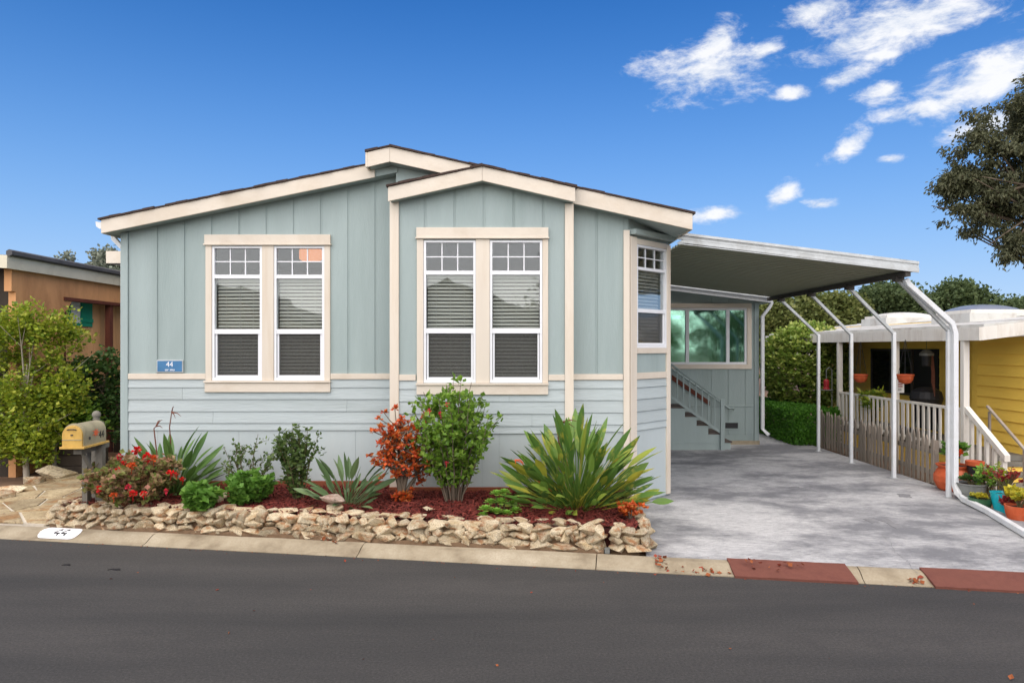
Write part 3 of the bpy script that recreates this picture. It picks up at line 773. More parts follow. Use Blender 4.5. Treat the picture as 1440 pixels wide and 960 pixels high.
    topc = lambda u: rtop(A_CH.x+0.7071*u)-0.19
    wu0, wu1 = uC(894), uC(936); wz1, wz0 = zC(343.5, wu0), zC(489, wu0)
    cols(MB(MC), 0.0, LC, -0.12, -0.012, 0.05, lambda u: topc(u)+.03, [(wu0+.012, wu1-.012, wz0+.012, wz1-.012)]).build('wall', 'sage', house)
    window_unit(house, MC, wu0, wu1, wz0, wz1)
    board(house, MRt, X_(876.5, YR), A_CH.x+.01, 0.0, 0.03, 0.12, Z_(324, YR), 'cream_v', 'corner_board')
    board(house, MC, 0.014, wu0-.003, -0.02, 0.026, 0.11, zC(333, 0.1), 'cream_v', 'corner_board')
    board(house, MC, wu1+.003, LC, -0.02, 0.026, 0.11, zC(345, LC), 'cream_v', 'corner_board')
    board(house, MC, wu0-.001, wu1+.001, -0.02, 0.024, wz1+.002, wz1+.075, 'cream')
    board(house, MC, wu0-.001, wu1+.001, -0.02, 0.024, wz0-.075, wz0-.002, 'cream')
    board(house, MC, wu0-.001, wu1+.001, -0.01, 0.022, BB, BT+.01, 'cream')
    MB(MC).box(wu0, wu1, -0.012, 0.0, BT+.012, wz0-.076).build('siding_panel', 'sage', house)
    lapwall(house, MC, wu0-.02, wu1+.02, LZ, [])
    MB(MC).box(wu0-.02, wu1+.02, -0.012, 0.001, 0.10, SK-.006).build('skirting_panel', 'sage_skirt', house)
    MB(MC).box(0.02, LC-.01, 0.0, 0.10, zC(333, 0.3)+.0, zC(326, 0.3)+.0).build('soffit_box', 'sage', house)
    # ---- other outer walls, floor
    MB().box(Lx0, Lx0+.1, YL+.11, YE-.3, 0.05, ltop(Lx0)-th+.01).build('wall', 'sage', house)
    MB().box(B_CH.x-.11, B_CH.x-.01, B_CH.y, YW, 0.05, rtop(B_CH.x)-.17).build('wall', 'sage', house)
    cols(MB(frame_front(YE-.3)), Lx0, 5.2, 0.0, 0.1, 0.05, lambda x: ltop(x)-.1 if x < c[0] else (rtop(x)-.15 if x < 2.3 else 3.0), [], breaks=(c[0], 2.3)).build('wall', 'sage', house)
    MB().prism_z([(Lx0+.12, YL+.15), (A_CH.x-.15, YL+.15), (B_CH.x-.15, B_CH.y+.2), (B_CH.x-.15, YE-.35), (Lx0+.12, YE-.35)], 0.85, 0.95).build('floor', 'interior', house)
    MB().box(Lx0+.12, B_CH.x-.12, 13.4, 13.5, 0.95, 3.6).build('inner_wall', 'interior', house)
    # small flat awning on the far left side
    MB().box(X_(149, 14.5), Lx0-.01, 14.5, 18.0, Z_(370, 14.5), Z_(353, 14.5)).build('side_awning', 'cream', house)
    # ---- REAR WING under the carport
    MW = frame_front(YW); Wx0, Wx1 = B_CH.x-.1, X_(1067, YW)
    yw = 14.93
    w0, w1 = (X_(900, yw), Z_(393.5, yw)), (X_(1087, yw), Z_(417.5, yw))
    wtop = lambda x: w0[1]+(w1[1]-w0[1])*(x-w0[0])/(w1[0]-w0[0])
    MB().prism_y([(w0[0], wtop(w0[0])-.12), (w1[0], w1[1]-.12), (w1[0], w1[1]), (w0[0], w0[1])], yw+.03, YE).build('roof_deck', 'sage', house)
    MB().prism_y([(w0[0], wtop(w0[0])-.14), (w1[0], w1[1]-.125), (w1[0], w1[1]+.01), (w0[0], w0[1]+.01)], yw, yw+.028).build('rake_board', 'white_metal', house)
    gl0, gl1, gz0, gz1 = X_(930, YW), X_(1050, YW), Z_(512, YW), Z_(433, YW)
    cols(MB(MW), Wx0, Wx1, -0.11, -0.012, 0.05, lambda x: wtop(x)-.11, [(gl0, gl1, gz0, gz1)]).build('wall', 'sage', house)
    strips(house, MW, Wx0, X_(1060, YW), X_(1000, YW), 0.363, 0.30, lambda x: wtop(x)-.12, [(gl0-.05, gl1+.05, gz0-.05, gz1+.05)], gw=0.012)
    board(house, MW, X_(1060.5, YW), Wx1, 0.0, 0.02, 0.16, wtop(Wx1)-.13, 'sage', 'corner_board')
    board(house, MW, Wx0, X_(1060, YW), 0.0, 0.012, Z_(570.5, YW)-.02, Z_(570.5, YW)+.02, 'sage')
    MB(MW).box(Wx0, Wx1+.01, 0.0, 0.03, 0.06, 0.16).build('plinth', 'curb_concrete', house)
    tw = 0.1
    board(house, MW, gl0-tw, gl1+tw, 0.0, 0.03, gz1+.002, gz1+tw, 'cream'); board(house, MW, gl0-tw, gl1+tw, 0.0, 0.03, gz0-tw, gz0-.002, 'cream')
    board(house, MW, gl1+.002, gl1+tw, 0.0, 0.028, gz0, gz1, 'cream_v')
    f = MB(MW); fr = 0.045
    f.box(gl0, gl1, -0.08, 0.012, gz1-fr, gz1).box(gl0, gl1, -0.08, 0.012, gz0, gz0+fr).box(gl1-fr, gl1, -0.078, 0.010, gz0+fr, gz1-fr)
    m1, m2 = X_(966.5, YW), X_(1023.5, YW)
    for q in (m1, m2): f.box(q-.035, q+.035, -0.078, 0.010, gz0+fr, gz1-fr)
    fo = f.build('window', 'vinyl', house)
    for p, q in ((gl0, m1-.035), (m1+.035, m2-.035), (m2+.035, gl1-fr)):
        MB(MW).box(p, q, -0.034, -0.028, gz0+fr, gz1-fr).build('pane', 'glass_low_e', fo)
    cu = MB(MW)
    for i in range(9):
        q = m2-.3+i*.09; cu.tube([(q, -.3-.03*(i % 2), gz0+.02), (q, -.3-.03*(i % 2), gz1)], 0.05, 6)
    cu.build('curtain', 'blind', fo)
    v = MB(MW); vx0, vx1, vz0, vz1 = X_(1019.5, YW), X_(1037.5, YW), Z_(602, YW), Z_(594, YW)
    v.box(vx0-.02, vx1+.02, 0.001, 0.02, vz0-.02, vz0).box(vx0-.02, vx1+.02, 0.001, 0.02, vz1, vz1+.02).box(vx0-.02, vx0, 0.001, 0.02, vz0, vz1).box(vx1, vx1+.02, 0.001, 0.02, vz0, vz1)
    vo = v.build('vent', 'sage', house)
    q = MB(MW).box(vx0, vx1, 0.001, 0.006, vz0, vz1); q.build('vent_grille', 'black_plastic', vo)
    xd = Wx1+.045
    MB().tube([(w1[0]+.02, 15.05, w1[1]-.09), (w1[0]-.02, 15.07, w1[1]-.2), (xd, 15.1, w1[1]-.4), (xd, 15.1, 0.42), (xd+.1, 15.0, 0.3)], 0.032, 4, square=True).build('downspout', 'white_metal', house)
    MB().box(Wx1-.1, Wx1, YW+.01, YE-.3, 0.05, wtop(Wx1)-.115).build('wall', 'sage', house)
    # redwood edging board at the foot of the wall
    e = thing('edging_board', 'reddish brown redwood board along the foot of the sage wall', 'board', (-1.3, 9.08, 0.24))
    MB().box(-4.9, -1.6, 9.43, 9.465, 0.2, 0.385).build('plank', 'redwood', e)
    MB().box(-1.57, 0.79, 9.06, 9.095, 0.2, 0.375).build('plank', 'redwood', e)
    # house number plaque
    Yp = YL-.024; px0, px1, pz0, pz1 = X_(220, Yp), X_(257, Yp), Z_(523.5, Yp), Z_(506, Yp)
    s = thing('house_plaque', 'small blue plaque with silver rim and house number beside the windows', 'plaque', ((px0+px1)/2, YL, pz0))
    MP = frame_front(YL)
    MB(MP).box(px0, px1, 0.003, 0.02, pz0, pz1).build('rim', 'galv', s, bevel=0.003)
    MB(MP).box(px0+.012, px1-.012, 0.018, 0.024, pz0+.012, pz1-.012).build('face', 'sign_blue', s)
    Mt = Matrix(((1,0,0,(px0+px1)/2),(0,0,-1,YL-.0255),(0,1,0,pz0+0.105),(0,0,0,1)))
    text_mesh('44', 0.095, Mt, 'white_paint', s, 'number', 0.001)
    t = MB(MP); x = px0+.115
    for i in range(8):          # tiny lettering too small to read
        if i != 3: t.box(x, x+.006, 0.0242, 0.0255, pz0+.022, pz0+.044); t.box(x+.006, x+.013, 0.0242, 0.0255, pz0+.022+(i % 3)*.008, pz0+.028+(i % 3)*.008)
        x += .0165
    t.build('lettering', 'white_paint', s)
    # ceiling lamp glowing behind the transom of the left wall's right-hand window
    lp = P(437, 358, 10.6)
    l = thing('ceiling_lamp', 'lit orange ceiling lamp seen through the upper window panes', 'lamp', (lp.x, lp.y, lp.z))
    MB().lathe([(0.02, .12), (0.14, .11), (0.165, .06), (0.165, -.07), (0.12, -.1)], (lp.x, lp.y, lp.z), 20).build('shade', 'lamp_glow', l, smooth=False)
    MB().tube([(lp.x, lp.y, lp.z+.115), (lp.x, lp.y, ltop(lp.x)-th+.01)], .01, 6).build('rod', 'white_metal', l)
build_house()

# ================================================================== carport
def build_carport():
    cp = thing('carport', 'white metal carport with ribbed roof pans and bent posts over the driveway', 'carport', (5.0, 9.9, 0.08))
    y0, y1 = 9.6, 14.88
    x0, x1 = 2.315, X_(1292, y0)
    zt0, zt1 = Z_(327.5+ (972-967)*.113, y0), Z_(367.5, y0)
    xL = X_(967, y0)
    slope = (zt1-zt0)/(x1-xL)
    zt = lambda x: zt0+slope*(x-xL)
    # ribbed pans: ribs run from house to outer beam
    m = MB(); pitch = 0.159; n = int((y1-y0-.06)/pitch); y = y0+.035
    prof = [(0, 0), (0.092, 0), (0.104, .034), (0.147, .034)]
    pts = []
    for i in range(n):
        for (dy, dz) in prof: pts.append((y+i*pitch+dy, dz))
    pts.append((y+n*pitch, 0)); vs = []; fs = []
    for (yy, dz) in pts: vs += [(x0, yy, zt(x0)-.14+dz), (x1-.03, yy, zt(x1-.03)-.14+dz)]
    k = len(vs)
    for (yy, dz) in pts: vs += [(x0, yy, zt(x0)-.135+dz), (x1-.03, yy, zt(x1-.03)-.135+dz)]
    for i in range(len(pts)-1):
        a = 2*i; fs += [(a, a+1, a+3, a+2), (k+a, k+a+2, k+a+3, k+a+1)]
    m.add(vs, fs); m.build('roof_pan', 'carport_pan', cp, recalc=False)
    # front fascia with three ridges, rear and outer fascia
    def fascia(ya, yb, sgn):
        f = MB()
        hs = [0, .035, .04, .085, .09, .138, .15]; os_ = [.012, .012, .0, .0, .012, .012, .0]
        poly = []
        for j in range(len(hs)-1):
            pa, pb = hs[j], hs[j+1]; o = os_[j]
            f.hexa([(x0-.1 if sgn > 0 else x0, ya-(o if sgn > 0 else 0), zt(x0)-pb), (x1, ya-(o if sgn > 0 else 0), zt(x1)-pb), (x1, yb+(o if sgn < 0 else 0), zt(x1)-pb), (x0, yb+(o if sgn < 0 else 0), zt(x0)-pb),
                    (x0, ya-(o if sgn > 0 else 0), zt(x0)-pa-.001), (x1, ya-(o if sgn > 0 else 0), zt(x1)-pa-.001), (x1, yb+(o if sgn < 0 else 0), zt(x1)-pa-.001), (x0, yb+(o if sgn < 0 else 0), zt(x0)-pa-.001)])
        return f
    fascia(y0, y0+.028, 1).build('fascia', 'galv', cp)
    fascia(y1-.028, y1, -1).build('fascia', 'galv', cp)
    MB().box(x1-.012, x1, y0+.03, y1-.03, zt(x1)-.10, zt(x1)-.003).build('gutter', 'galv', cp)
    xb = 5.36
    MB().box(xb-.035, xb+.035, y0+.02, y1-.04, zt(xb)-.215, zt(xb)-.142).build('beam', 'dark_beam', cp)
    zb = zt(xb)-.217
    ys = [9.87, 11.30, 12.74, 14.17]
    for i, yy in enumerate(ys):
        xk = X_((1334, 1257, 1197, 1151)[i], yy); zk = Z_((463, 467, 469, 470)[i], yy)
        zf = 0.082 if yy < 12.9 else 0.081
        r = 0.027
        MB().tube([(xk, yy, zf), (xk, yy, zk)], r, 4, square=True).build('post', 'white_metal', cp, bevel=0.006)
        MB().tube([(xk, yy, zk-.02), (xb+.01, yy, zb-.03)], r*.92, 4, square=True).build('brace', 'galv', cp, bevel=0.006)
        MB().box(xb-.06, xb+.06, yy-.05, yy+.05, zb-.05, zb+.02).build('bracket', 'dark_beam', cp)
        MB().box(xk-.055, xk+.055, yy-.045, yy+.045, zf, zf+.008).build('base_plate', 'galv', cp)
    # rain pipe down the front post and along the slab edge
    yy = ys[0]-.075; xk = X_(1334, ys[0])+.04; zk = Z_(463, ys[0])
    pts = [(xb+.06, yy, zb-.02), (xb+.1, yy, zb-.09), (xk-.04, yy, zk+.08), (xk, yy, zk-.06), (xk, yy, 0.42), (xk-.005, yy-.02, .26), (xk-.03, yy-.12, .165), (xk-.07, yy-.3, 0.135), (5.92, 8.85, 0.125), (5.60, 7.72, 0.125), (5.42, 7.12, .125)]
    MB().tube(pts, [.034]*len(pts), 4, square=True).build('rain_pipe', 'white_metal', cp, bevel=0.008)
build_carport()

# ================================================================== entry stairs
def build_stairs():
    yf, yb = 14.40, 15.17
    s = thing('entry_stairs', 'sage wooden entry stairs with baluster railing under the carport', 'stairs', (3.6, 14.4, 0.081))
    rise, run = 0.176, 0.237; xN = X_(1013, yf)
    z = 0.081
    # lowest step sticks out past the newel
    MB().box(xN-.02, xN+.22, yf+.04, yb, z, z+.135).build('riser_box', 'sage', s); MB().box(xN-.02, xN+.25, yf+.03, yb, z+.135, z+.165).build('step', 'stair_tread', s)
    zz = z+.165; x = xN
    for i in range(4):
        zt_ = zz+rise
        x_l = X_(945, yf)-.6 if i == 3 else x-run
        MB().box(xN-(i+1)*run-(0 if i < 3 else 1.0), xN-i*run-.004, yf+.012, yb, zz if i else z, zt_-.03).build('riser_box', 'sage', s)
        MB().box(xN-(i+1)*run-(0 if i < 3 else 1.0), xN-i*run+.025, yf+.004, yb, zt_-.03, zt_).build('step', 'stair_tread', s)
        zz = zt_; x -= run
    # stepped side panel
    poly = [(2.25, z)]
    poly += [(xN-.01, z)]
    zz = z+.165
    for i in range(4):
        zz += rise
        poly += [(xN-i*run-.01, zz-.035-(0 if i else 0)), (xN-(i+1)*run-.01, zz-.035)]
    poly = poly[:-1]+[(2.25, zz-.035)]
    MB().prism_y(poly, yf-.008, yf+.010).build('side_panel', 'sage', s)
    MB().box(2.25, xN-.012, yf-.018, yf-.009, z+.13, z+.15).build('trim_board', 'sage', s)
    # railing
    zt0, zt1 = Z_(511, yf), Z_(561, yf); xa, xb = X_(944, yf)-.35, X_(1013, yf)
    sl = (zt1-zt0)/(X_(1013, yf)-X_(944, yf)); zr = lambda q: zt1+sl*(q-xb)
    zb1 = Z_(606, yf); zbr = lambda q: zb1+sl*(q-xb)
    MB().hexa([(xa, yf-.05, zr(xa)-.035), (xb+.05, yf-.05, zr(xb+.05)-.035), (xb+.05, yf+.03, zr(xb+.05)-.035), (xa, yf+.03, zr(xa)-.035), (xa, yf-.05, zr(xa)), (xb+.05, yf-.05, zr(xb+.05)), (xb+.05, yf+.03, zr(xb+.05)), (xa, yf+.03, zr(xa))]).build('top_rail', 'sage', s)
    MB().hexa([(xa, yf-.03, zbr(xa)-.06), (xb+.01, yf-.03, zbr(xb)-.06), (xb+.01, yf+.0, zbr(xb)-.06), (xa, yf+.0, zbr(xa)-.06), (xa, yf-.03, zbr(xa)), (xb+.01, yf-.03, zbr(xb)), (xb+.01, yf+.0, zbr(xb)), (xa, yf+.0, zbr(xa))]).build('bottom_rail', 'sage', s)
    q = xb-.115
    while q > xa+.02:
        MB().box(q-.012, q+.012, yf-.024, yf-.004, zbr(q)-.02, zr(q)-.03).build('baluster', 'sage', s); q -= 0.127
    MB().box(xb-.01, xb+.07, yf-.06, yf-.009, z, zr(xb)+.01).build('newel_post', 'sage', s, bevel=.004)
    MB().tube([(xa+.3, yb-.06, zr(xa+.3)-.02), (X_(1024, yb), yb-.06, Z_(573.5, yb)), (X_(1031, yb), yb-.06, Z_(573.5, yb)), (X_(1031, yb), yb-.06, Z_(577, yb))], .02, 8).build('handrail', 'sage', s)
    MB().hexa([(xa, yb-.012, zr(xa)-.26), (xb, yb-.012, zr(xb)-.20), (xb, yb, zr(xb)-.20), (xa, yb, zr(xa)-.26), (xa, yb-.012, zr(xa)-.14), (xb, yb-.012, zr(xb)-.1), (xb, yb, zr(xb)-.1), (xa, yb, zr(xa)-.14)]).build('wall_board', 'red_beam', s)
build_stairs()

# ================================================================== stones
def rock_mesh(seed, mat, name='stone', sub=1, flat=1.0):
    rnd = random.Random(seed); b = bmesh.new()
    for i in range(13):
        v = Vector((rnd.gauss(0, 1), rnd.gauss(0, 1), rnd.gauss(0, 1))).normalized()
        p = 3.2; k = (abs(v.x)**p+abs(v.y)**p+abs(v.z)**p)**(-1/p)
        b.verts.new(v*k*0.5*rnd.uniform(0.8, 1.0))
    r = bmesh.ops.convex_hull(b, input=b.verts)
    bmesh.ops.delete(b, geom=[g for g in r['geom_interior'] if isinstance(g, bmesh.types.BMVert)], context='VERTS')
    bmesh.ops.dissolve_limit(b, angle_limit=R(14), verts=b.verts, edges=b.edges)
    bmesh.ops.bevel(b, geom=list(b.edges), offset=0.03, segments=1, affect='EDGES', clamp_overlap=True)
    for v in b.verts:
        v.co += mnoise.noise_vector(v.co*4+Vector((seed, 0, 0)))*0.035
    xs = [v.co.x for v in b.verts]; ys = [v.co.y for v in b.verts]; zs = [v.co.z for v in b.verts]
    for v in b.verts:
        v.co.x = (v.co.x-min(xs))/(max(xs)-min(xs))-0.5; v.co.y = (v.co.y-min(ys))/(max(ys)-min(ys))-0.5; v.co.z = (v.co.z-min(zs))/(max(zs)-min(zs))-0.5
    bmesh.ops.recalc_face_normals(b, faces=b.faces)
    me = bpy.data.meshes.new(name); b.to_mesh(me); b.free(); me.materials.append(MATS[mat]); return me
ROCKS = [rock_mesh(100+i, 'field_stone') for i in range(14)]
def put_rock(parent, loc, size, rz, tilt=0.0, mesh=None, name='stone'):
    o = bpy.data.objects.new(name, mesh or random.choice(ROCKS)); scene.collection.objects.link(o)
    if parent: o.parent = parent; o.location = Vector(loc)-world_origin(parent)
    else: o.location = loc
    o.scale = size; o.rotation_euler = (random.uniform(-.12, .12)+(math.pi if random.random() < .5 else 0), tilt, rz); return o

WALL_S0, WALL_S1 = s_at(58, T_BACK+.02), s_at(914, T_BACK+.02)
def stone_wall():
    base = L((WALL_S0+WALL_S1)/2, T_BACK+.1)
    w = thing('garden_wall', 'low retaining wall of rough buff field stones along the kerb', 'wall', (*base, 0.05))
    ang = math.atan2(DV.y, DV.x); gap = s_at(853, T_BACK)
    core = MB()
    core.prism_z([L(WALL_S0+.1, T_BACK+.12), L(gap-.03, T_BACK+.12), L(gap-.03, T_BACK+.26), L(WALL_S0+.1, T_BACK+.26)], 0.0, 0.285); core.build('mortar_core', 'mortar', w)
    MB().prism_z([L(gap+.035, T_BACK+.12), L(WALL_S1-.1, T_BACK+.12), L(WALL_S1-.1, T_BACK+.26), L(gap+.035, T_BACK+.26)], 0.0, 0.285).build('mortar_core', 'mortar', w)
    MB().prism_z([L(WALL_S0+.1, T_BACK+.03), L(gap-.03, T_BACK+.03), L(gap-.03, T_BACK+.1), L(WALL_S0+.1, T_BACK+.1)], 0.0, 0.115).build('footing', 'mortar', w)
    MB().prism_z([L(gap-.02, T_BACK+.02), L(gap+.03, T_BACK+.02), L(gap+.03, T_BACK+.07), L(gap-.02, T_BACK+.07)], 0.085, 0.135).build('drain', 'zinc', w)
    def course(z0, h, t, wmin, wmax, dep, s0, s1, skip_gap=True, prob=1.0):
        s = s0
        while s < s1-.05:
            ww = random.uniform(wmin, wmax)
            if s < gap < s+ww+.02 and skip_gap:
                ww = gap-s-.015
                if ww < 0.07: s = gap+.03; continue
            if s+ww > s1: ww = s1-s
            hh = h*random.uniform(.8, 1.2)
            if random.random() < prob and ww > .05:
                x, y = L(s+ww/2, t+random.uniform(-.012, .02))
                put_rock(w, (x, y, z0+hh/2+random.uniform(-.008, .012)), (ww*1.2, dep*random.uniform(1.0, 1.25), hh*1.26), ang+random.uniform(-.12, .12), random.uniform(-.13, .13))
            s += ww
    course(0.082, 0.085, T_BACK+.10, .09, .25, .16, WALL_S0, WALL_S1)
    course(0.160, 0.085, T_BACK+.115, .08, .22, .17, WALL_S0+.03, WALL_S1)
    course(0.238, 0.080, T_BACK+.125, .09, .22, .17, WALL_S0+.04, WALL_S1)
    course(0.285, 0.060, T_BACK+.25, .12, .24, .15, WALL_S0+.1, WALL_S1, prob=.8)
    for i in range(90):        # small chinking stones in the joints
        s = random.uniform(WALL_S0+.1, WALL_S1-.05)
        x, y = L(s, T_BACK+.055+random.uniform(-.01, .02)); z = random.choice((0.115, .21, .22, .28))+random.uniform(-.02, .02)
        put_rock(w, (x, y, z), (random.uniform(.05, .09), .07, random.uniform(.04, .07)), ang+random.uniform(-.5, .5), random.uniform(-.5, .5))
    # return along the driveway up to the house and along the path
    x1, y1 = L(WALL_S1, T_BACK+.12)
    yy = y1+.2
    while yy < 9.15:
        for z, h in ((.14, .15), (.28, .14)):
            put_rock(w, (x1-.02+(yy-y1)*.04+random.uniform(-.02, .02), yy, z), (.18, .25, h), random.uniform(-.2, .2), random.uniform(-.1, .1))
        yy += .22
    x0, y0 = L(WALL_S0, T_BACK+.12); yy = y0+.2; k = 0
    while yy < 9.25:
        for z, h in (((.15, .16), (.27, .13)) if yy < 8.9 else ((.15, .15),)):
            put_rock(w, (x0+.05+(yy-y0)*.25+random.uniform(-.03, .03), yy, z), (.2, .24, h), random.uniform(-.4, .4), random.uniform(-.1, .1))
        yy += .2
stone_wall()

def bird_rocks():
    a = P(471, 717, 7.98)
    put_rock(None, (a.x, a.y, 0.36), (.19, .15, .11), 0.3, 0.05, name='tan_rock'); o = bpy.context.scene.objects['tan_rock']
    tag(o, 'angular tan rock in the mulch holding up a flat pinkish stone', 'rock')
    me = rock_mesh(77, 'river_stone', 'cap_stone')
    b = bmesh.new(); b.from_mesh(me); bmesh.ops.subdivide_edges(b, edges=b.edges, cuts=1, smooth=0.6, use_grid_fill=True); b.to_mesh(me); b.free()
    me.polygons.foreach_set('use_smooth', [True]*len(me.polygons))
    o = put_rock(None, (a.x-.03, a.y+.02, 0.455), (.29, .2, .1), 0.1, 0.12, me, 'cap_stone'); o.rotation_euler = (0, .14, .1)
    tag(o, 'smooth flat pinkish stone resting on a tan rock in the bed', 'stone')
    put_rock(None, (*L(s_at(603, 7.75), 7.75), .345), (.14, .1, .05), 0, 0, name='bed_stone'); tag(scene.objects['bed_stone'], 'flat tan stone half buried in mulch below the hibiscus', 'stone')
    put_rock(None, (*L(s_at(308, 7.75), 7.75), .36), (.2, .15, .14), .5, 0, name='pale_rock'); tag(scene.objects['pale_rock'], 'pale rock in the mulch behind the wall next to the bright geranium', 'rock')
bird_rocks()

# ---- mulch bed
def mulch():
    s0, s1 = WALL_S0+.12, WALL_S1-.12
    poly = [L(s0, T_BACK+.18), L(s1, T_BACK+.18), (1.47, 9.32), (0.80, 9.32), (.79, 9.14), (-1.57, 9.14), (-1.57, 9.5), (-5.2, 9.5)]
    n = len(poly); b = MB(); b.prism_z(poly, 0.04, 0.292); base = b.build('mulch_bed', 'mulch_base'); tag(base, kind='structure')
    rnd = random.Random(5); m = MB(); cnt = 0
    def inside(x, y):
        c = False; j = n-1
        for i in range(n):
            xi, yi = poly[i]; xj, yj = poly[j]
            if (yi > y) != (yj > y) and x < (xj-xi)*(y-yi)/(yj-yi)+xi: c = not c
            j = i
        return c
    while cnt < 15000:
        x, y = rnd.uniform(-5.5, 1.5), rnd.uniform(7.2, 9.5)
        if not inside(x, y): continue
        cnt += 1
        ln, wd = rnd.uniform(.02, .055), rnd.uniform(.005, .012); a = rnd.uniform(0, 6.3); ti = rnd.gauss(0, .35)
        hgt = 0.03*mnoise.noise(Vector((x*2.2, y*2.2, 0)))+.02
        d = Vector((math.cos(a)*math.cos(ti), math.sin(a)*math.cos(ti), math.sin(ti)))*ln
        q = Vector((-math.sin(a), math.cos(a), rnd.uniform(-.5, .5)))*wd
        c = Vector((x, y, .292+max(0, hgt)+rnd.uniform(0, .022)))
        m.add([c-d-q, c+d-q*.6, c+d+q*.6, c-d+q, c+Vector((0, 0, .008))], [(0, 1, 4), (1, 2, 4), (2, 3, 4), (3, 0, 4)])
    o = m.build('bark_mulch', 'mulch', recalc=False); tag(o, 'red brown shredded bark mulch between the plants', 'mulch', kind='stuff')
mulch()

# ---- flagstone path
def clip_half(poly, p, nrm):
    out = []
    for i in range(len(poly)):
        a, b = poly[i], poly[(i+1) % len(poly)]
        da, db = (a-p).dot(nrm), (b-p).dot(nrm)
        if da <= 0: out.append(a)
        if (da < 0 < db) or (db < 0 < da): out.append(a+(b-a)*(da/(da-db)))
    return out
def flag_path():
    reg = [Vector(q) for q in [(-5.42, 8.36), (-5.28, 9.4), (-5.27, 13.4), (-7.7, 13.4), (-7.3, 10.25), (-8.3, 9.3), (-9.6, 8.98)]]
    reg.reverse()
    path = tag(MB().prism_z([tuple(q) for q in reversed(reg)], -0.05, 0.083).build('flagstone_path', 'white_mortar'), kind='structure')
    rnd = random.Random(3); seeds = []
    while len(seeds) < 62:
        q = Vector((rnd.uniform(-9.3, -5.3), rnd.uniform(8.4, 13.3)))
        if all((q-s_).length > .34 for s_ in seeds): seeds.append(q)
    for q in seeds:
        poly = list(reversed(reg)); poly = [Vector(v) for v in poly]
        for s_ in seeds:
            if s_ is q: continue
            d = s_-q
            if d.length > 2.4: continue
            poly = clip_half(poly, q+d/2-d.normalized()*.014, d.normalized())
            if len(poly) < 3: break
        if len(poly) < 3: continue
        area = 0
        for i in range(len(poly)): area += poly[i].x*poly[(i+1) % len(poly)].y-poly[(i+1) % len(poly)].x*poly[i].y
        if abs(area) < .02: continue
        poly = [v+Vector((rnd.uniform(-.008, .008), rnd.uniform(-.008, .008))) for v in poly]
        z = .094+rnd.uniform(-.004, .006)
        MB().prism_z([tuple(v) for v in poly], .07, z).build('flagstone', 'flag_stone', path, bevel=.006)
    for i, (px, py, Y, sx) in enumerate([(20, 690, 10.15, .3), (52, 676, 10.9, .3), (82, 667, 11.3, .6), (111, 655, 12.1, .7), (150, 650, 12.6, .5), (4, 697, 9.8, .3)]):
        o = put_rock(None, (X_(px, Y)-.02, Y, .12 if i not in (2, 3) else .17), (sx, .34, .14 if i not in (2, 3) else .26), -.75, 0, name='edging_stone')
        o.rotation_euler = (0, .05, R(55)); tag(o, ('small flat buff stone edging the flagstone path under the yellow green bush', '', 'large rounded buff boulder edging the path below the pale trunks', 'large rounded buff boulder edging the path in front of the wooden planter', 'buff stone edging the path behind the mailbox posts', '')[0 if i in (1, 5) else i], 'stone', 'stones edging the path')
flag_path()

# ================================================================== plants
def leaf_cloud(m, pts, size, rnd, up=0.3, aspect=0.45, outward=None, fold=0.12, curl=0.0):
    """adds one folded leaf (4 triangles) per point; pts = list of (pos, dir)"""
    for (p, d) in pts:
        d = Vector(d); d = d+Vector((rnd.gauss(0, .55), rnd.gauss(0, .55), rnd.gauss(0, .45)+up))
        if d.length < .01: d = Vector((0, 0, 1))
        d.normalize()
        s = d.cross(Vector((rnd.gauss(0, .6), rnd.gauss(0, .6), 1)))
        if s.length < .01: s = Vector((1, 0, 0))
        s.normalize(); nn = s.cross(d)
        l = size*rnd.uniform(.65, 1.3); w = l*aspect*rnd.uniform(.85, 1.15)
        a = p; t = p+d*l-nn*curl*l; c = p+d*l*.48-nn*fold*l
        m.add([a, c+s*w+nn*fold*l, t, c-s*w+nn*fold*l, c], [(0, 4, 1), (1, 4, 2), (2, 4, 3), (3, 4, 0)])
